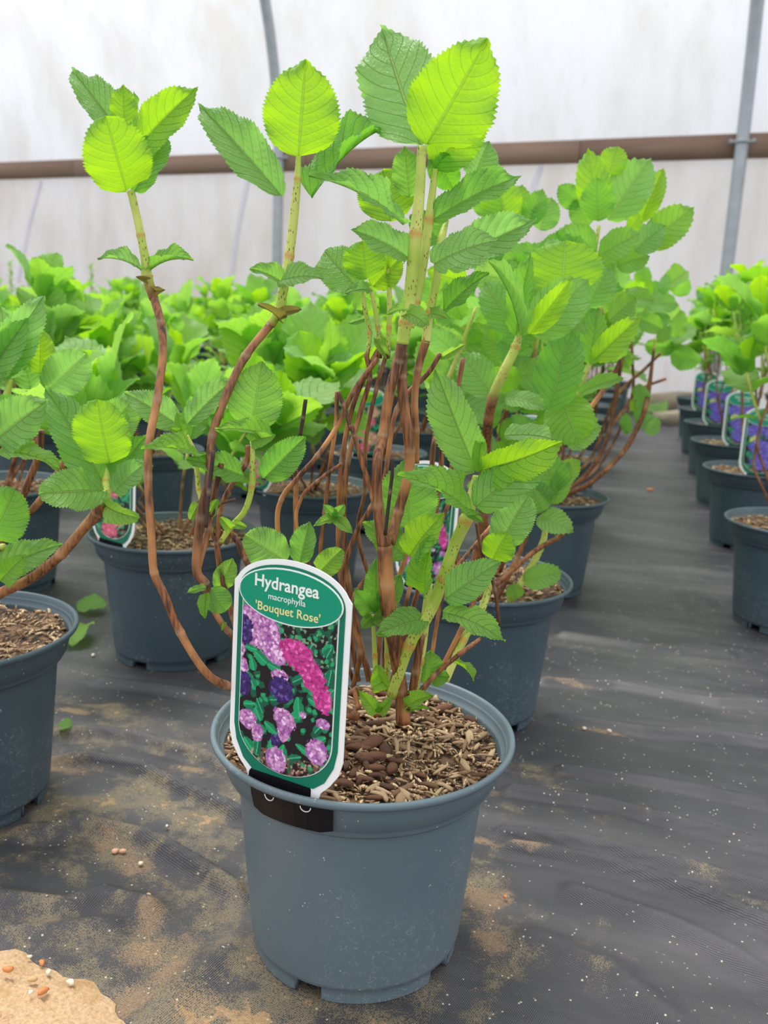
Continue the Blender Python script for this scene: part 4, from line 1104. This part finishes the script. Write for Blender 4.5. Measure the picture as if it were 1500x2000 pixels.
DD = Vector((-.174, 1.735, 0)).dot(FH)
stems(pD, DD, [
 (5, 0, [(1060, 985, 0, 0, 6), (1110, 965, -6), (1160, 938, -8), (1215, 885, -8), (1240, 845, -8), (1262, 790, -8), (1275, 700, -8, .2, 3), (1280, 660, -8, 1, 3)]),
 (4.5, 0, [(1060, 985, 2), (1120, 950, -2), (1165, 900, -2), (1190, 840, -2), (1205, 760, -2), (1215, 690, -2), (1222, 640, 0, 1, 3)]),
 (3, 0, [(1050, 980, 2), (1150, 900, 4), (1200, 780, 4), (1260, 720, 4), (1290, 690, 4)]),
 (3, .5, [(1040, 980, 2), (1140, 880, 4), (1170, 760, 4), (1185, 680, 4)]),
 (3, .2, [(1040, 980, 2), (1160, 920, 6), (1230, 790, 6), (1235, 700, 6), (1230, 650, 6)]),
 (3, 0, [(1190, 840, -2), (1225, 790, 0), (1250, 760, 0), (1300, 740, 2)]),
])
scatter_leaves(pD, DD, 34, 1190, 560, 1320, 690, -4, 18, 24, size=(38, 70))
scatter_leaves(pD, DD, 8, 1225, 770, 1270, 850, -8, 0, 26, size=(26, 44))
# labels further back
def far_label(x, y, ang, label, style, s=.0925, tilt=-.04):
    make_label(label_matrix((x, y, 0), ang, tilt), s, label, style, False, FAR_TEXT)
far_label(CX, CY, CAMA-.62, 'plant label with pink flowers in the pot left of the front pot', 'pink')
far_label(-.6, 1.58, CAMA-.75, 'plant label half hidden behind leaves in the pot behind the left stems', 'pink')
far_label(-.60, 2.08, CAMA-.2, 'small pink-flower label seen between the bare brown stems', 'pink')
far_label(BX, BY, CAMA-.78, 'label edge showing between the stems of the second pot beside the aisle', 'rose')
far_label(-.174, 1.735, CAMA-.3, 'label peeping out beside the third pot of the aisle row', 'rose')
far_label(.2812, 2.28, CAMA-.25, 'blue-flower label nearest the camera in the right-hand row', 'blue')
far_label(.28, 2.81, CAMA-.2, 'blue-flower label directly behind the nearest one in the right-hand row', 'blue')
far_label(.28, 3.35, CAMA-.4, 'blue-flower label third back in the right-hand row', 'blue')
far_label(.28, 3.9, CAMA-.5, 'furthest blue-flower label in the right-hand row', 'blue')

# ---------------------------------------------------------------- loose things on the fabric
def loose_leaf(px, py, tx, ty, w, label, curl=.6, y=.5):
    B, T = G(px, py, .006), G(tx, ty, .012); k = pxm(B)
    me = leaf_mesh(1, 1, curl, .3, 1, 2).copy(); me.name = 'fallen_leaf'
    o = bpy.data.objects.new('fallen_leaf', me); C.objects.link(o); n = Vector((0, -.25, 1))
    o.matrix_world = leaf_matrix(B, T, n, w*k); o.color = (y, .2, 0, 1); tag(o, label, 'leaf', 'fallen leaves on the fabric')
loose_leaf(150, 1190, 208, 1178, 60, 'large fallen green leaf on the fabric beside the left edge pot')
loose_leaf(140, 1262, 172, 1222, 50, 'curled pale fallen leaf just in front of the larger fallen leaf', 1.4, .7)
loose_leaf(112, 1424, 142, 1414, 34, 'small fallen leaf at the foot of the left edge pot', 1.0, .4)
loose_leaf(1240, 800, 1290, 812, 60, 'green leaf lying in the far end of the aisle', .6, .5)

# sand heap at the lower left and pebbles on it
def sand_heap():
    c = G(-15, 2022); n = 70; V = []; rs = np.random.RandomState(4)
    rr = np.linspace(0, .096, 36); a = np.linspace(0, 2*np.pi, n, endpoint=False); A_, R_ = np.meshgrid(a, rr)
    edge = 1+.10*np.sin(3*A_+1)+.05*np.sin(7*A_)+.03*np.sin(17*A_)
    X, Y = R_*edge*np.cos(A_), R_*edge*np.sin(A_)*.8
    Z = 0.012*np.clip(1-(R_/.096)**1.6, 0, 1)+.0012*np.sin(X*210)*np.sin(Y*190)*np.clip(1-R_/.088, 0, 1)+.0007*rs.randn(*X.shape)*(R_ < .09)-.0012
    o = ob('sand_heap', mesh_np('sand_heap', np.stack([X+c.x, Y+c.y, Z], -1).reshape(-1, 3), grid_faces(36, n, True)), M_SAND)
    tag(o, 'low heap of orange builders sand in the lower left corner', 'sand', kind='stuff'); return c
hc = sand_heap()
def pebble_mesh(seed):
    rs = np.random.RandomState(seed); th = np.linspace(0, np.pi, 8); a = np.linspace(0, 2*np.pi, 10, endpoint=False); A_, T_ = np.meshgrid(a, th)
    r = 1+.16*np.sin(2*A_+rs.rand()*6)*np.sin(T_)+.12*np.sin(3*A_+rs.rand()*6)*np.sin(T_)
    V = np.stack([r*np.sin(T_)*np.cos(A_), .75*r*np.sin(T_)*np.sin(A_), .6*np.cos(T_)], -1).reshape(-1, 3)
    return mesh_np('pebble', V, grid_faces(8, 10, True)[:, ::-1])
PEB = [('white', simple('pebble_white', (225, 212, 190), .6)), ('orange', simple('pebble_orange', (205, 130, 75), .6)), ('tan', simple('pebble_tan', (200, 165, 120), .7)), ('pinkish', simple('pebble_pink', (215, 170, 140), .6))]
PL = [(138, 1918, 9, 0, 'round white pebble near the edge of the sand heap', .004), (84, 1935, 11, 1, 'largest orange pebble low on the sand heap', .009), (82, 1880, 8, 1, 'small orange pebble high on the edge of the sand heap', .002),
      (64, 1912, 9, 2, 'tan pebble in the middle of the sand heap', .008), (95, 1898, 7, 0, 'small white pebble right of the middle of the sand heap', .004), (16, 1893, 10, 1, 'orange pebble at the left edge of the picture on the sand', .012),
      (60, 1938, 6, 0, 'tiny white pebble beside the largest orange one', .010), (58, 1868, 5, 0, 'tiny white pebble at the top edge of the sand heap', .002), (225, 1662, 8, 3, 'pinkish pebble at the upper sand patch, left one', 0),
      (240, 1662, 7, 3, 'pinkish pebble at the upper sand patch, right one', 0), (275, 1686, 6, 0, 'pale pebble at the lower end of the upper sand patch', 0), (291, 1748, 6, 2, 'tan pebble alone below the upper sand patch', 0),
      (326, 1613, 4, 0, 'small white stone between the left pot and front pot', 0), (1141, 1422, 5, 0, 'small white stone right of the second aisle pot', 0), (1190, 1427, 5, 0, 'white stone at the end of the sand streak in the aisle', 0),
      (987, 1751, 5, 1, 'small tan stone right of the front pot', 0), (182, 1279, 5, 0, 'white stone beside the fallen leaves', 0), (1270, 957, 6, 1, 'small orange stone in the middle of the aisle', 0)]
for i, (px, py, w, m, lab, z) in enumerate(PL):
    p = G(px, py, z+.002); k = pxm(p)*w; me = pebble_mesh(i); me.materials.append(PEB[m][1])
    o = bpy.data.objects.new('pebble', me); C.objects.link(o); o.location = p; o.scale = (k, k, k); o.rotation_euler.z = rnd.random()*3; tag(o, lab, 'stone', 'pebbles on the sand and fabric')
# weed sprigs growing along the wall
wr_ = random.Random(5)
for i, (px, py, lab) in enumerate(((20, 510, 'leftmost thin weed rising above the hydrangeas by the wall'), (56, 512, 'second thin weed from the left by the far wall'), (178, 516, 'thin upright weed left of the long bare shoot, by the wall'), (236, 545, 'short weed just left of the long bare shoot by the wall'))):
    top = P(px, py, 6.7); root = empty('weed', (top.x, top.y, 0)); tag(root, lab, 'weed', 'weeds along the far wall'); ROOTI[root.name] = Matrix.Translation((-top.x, -top.y, 0))
    put_stem(root, [Vector((top.x+.02, top.y, 0)), Vector((top.x, top.y, top.z*.6)), top], [.006, .005, .003], [1, 1, 1], ns=6)
    for k in range(14):
        z = top.z-.015-k*.016; a = k*2.4; B = Vector((top.x, top.y, z)); T = B+Vector((math.cos(a)*.035, math.sin(a)*.035, .03))
        put_leaf(root, B, T, .02, n=Vector((-math.cos(a), -math.sin(a), 1)), y=.3, pale=.2, hi=0, curl=.4, fold=.2)
print('plants', cnt, 'objects', len(bpy.data.objects))
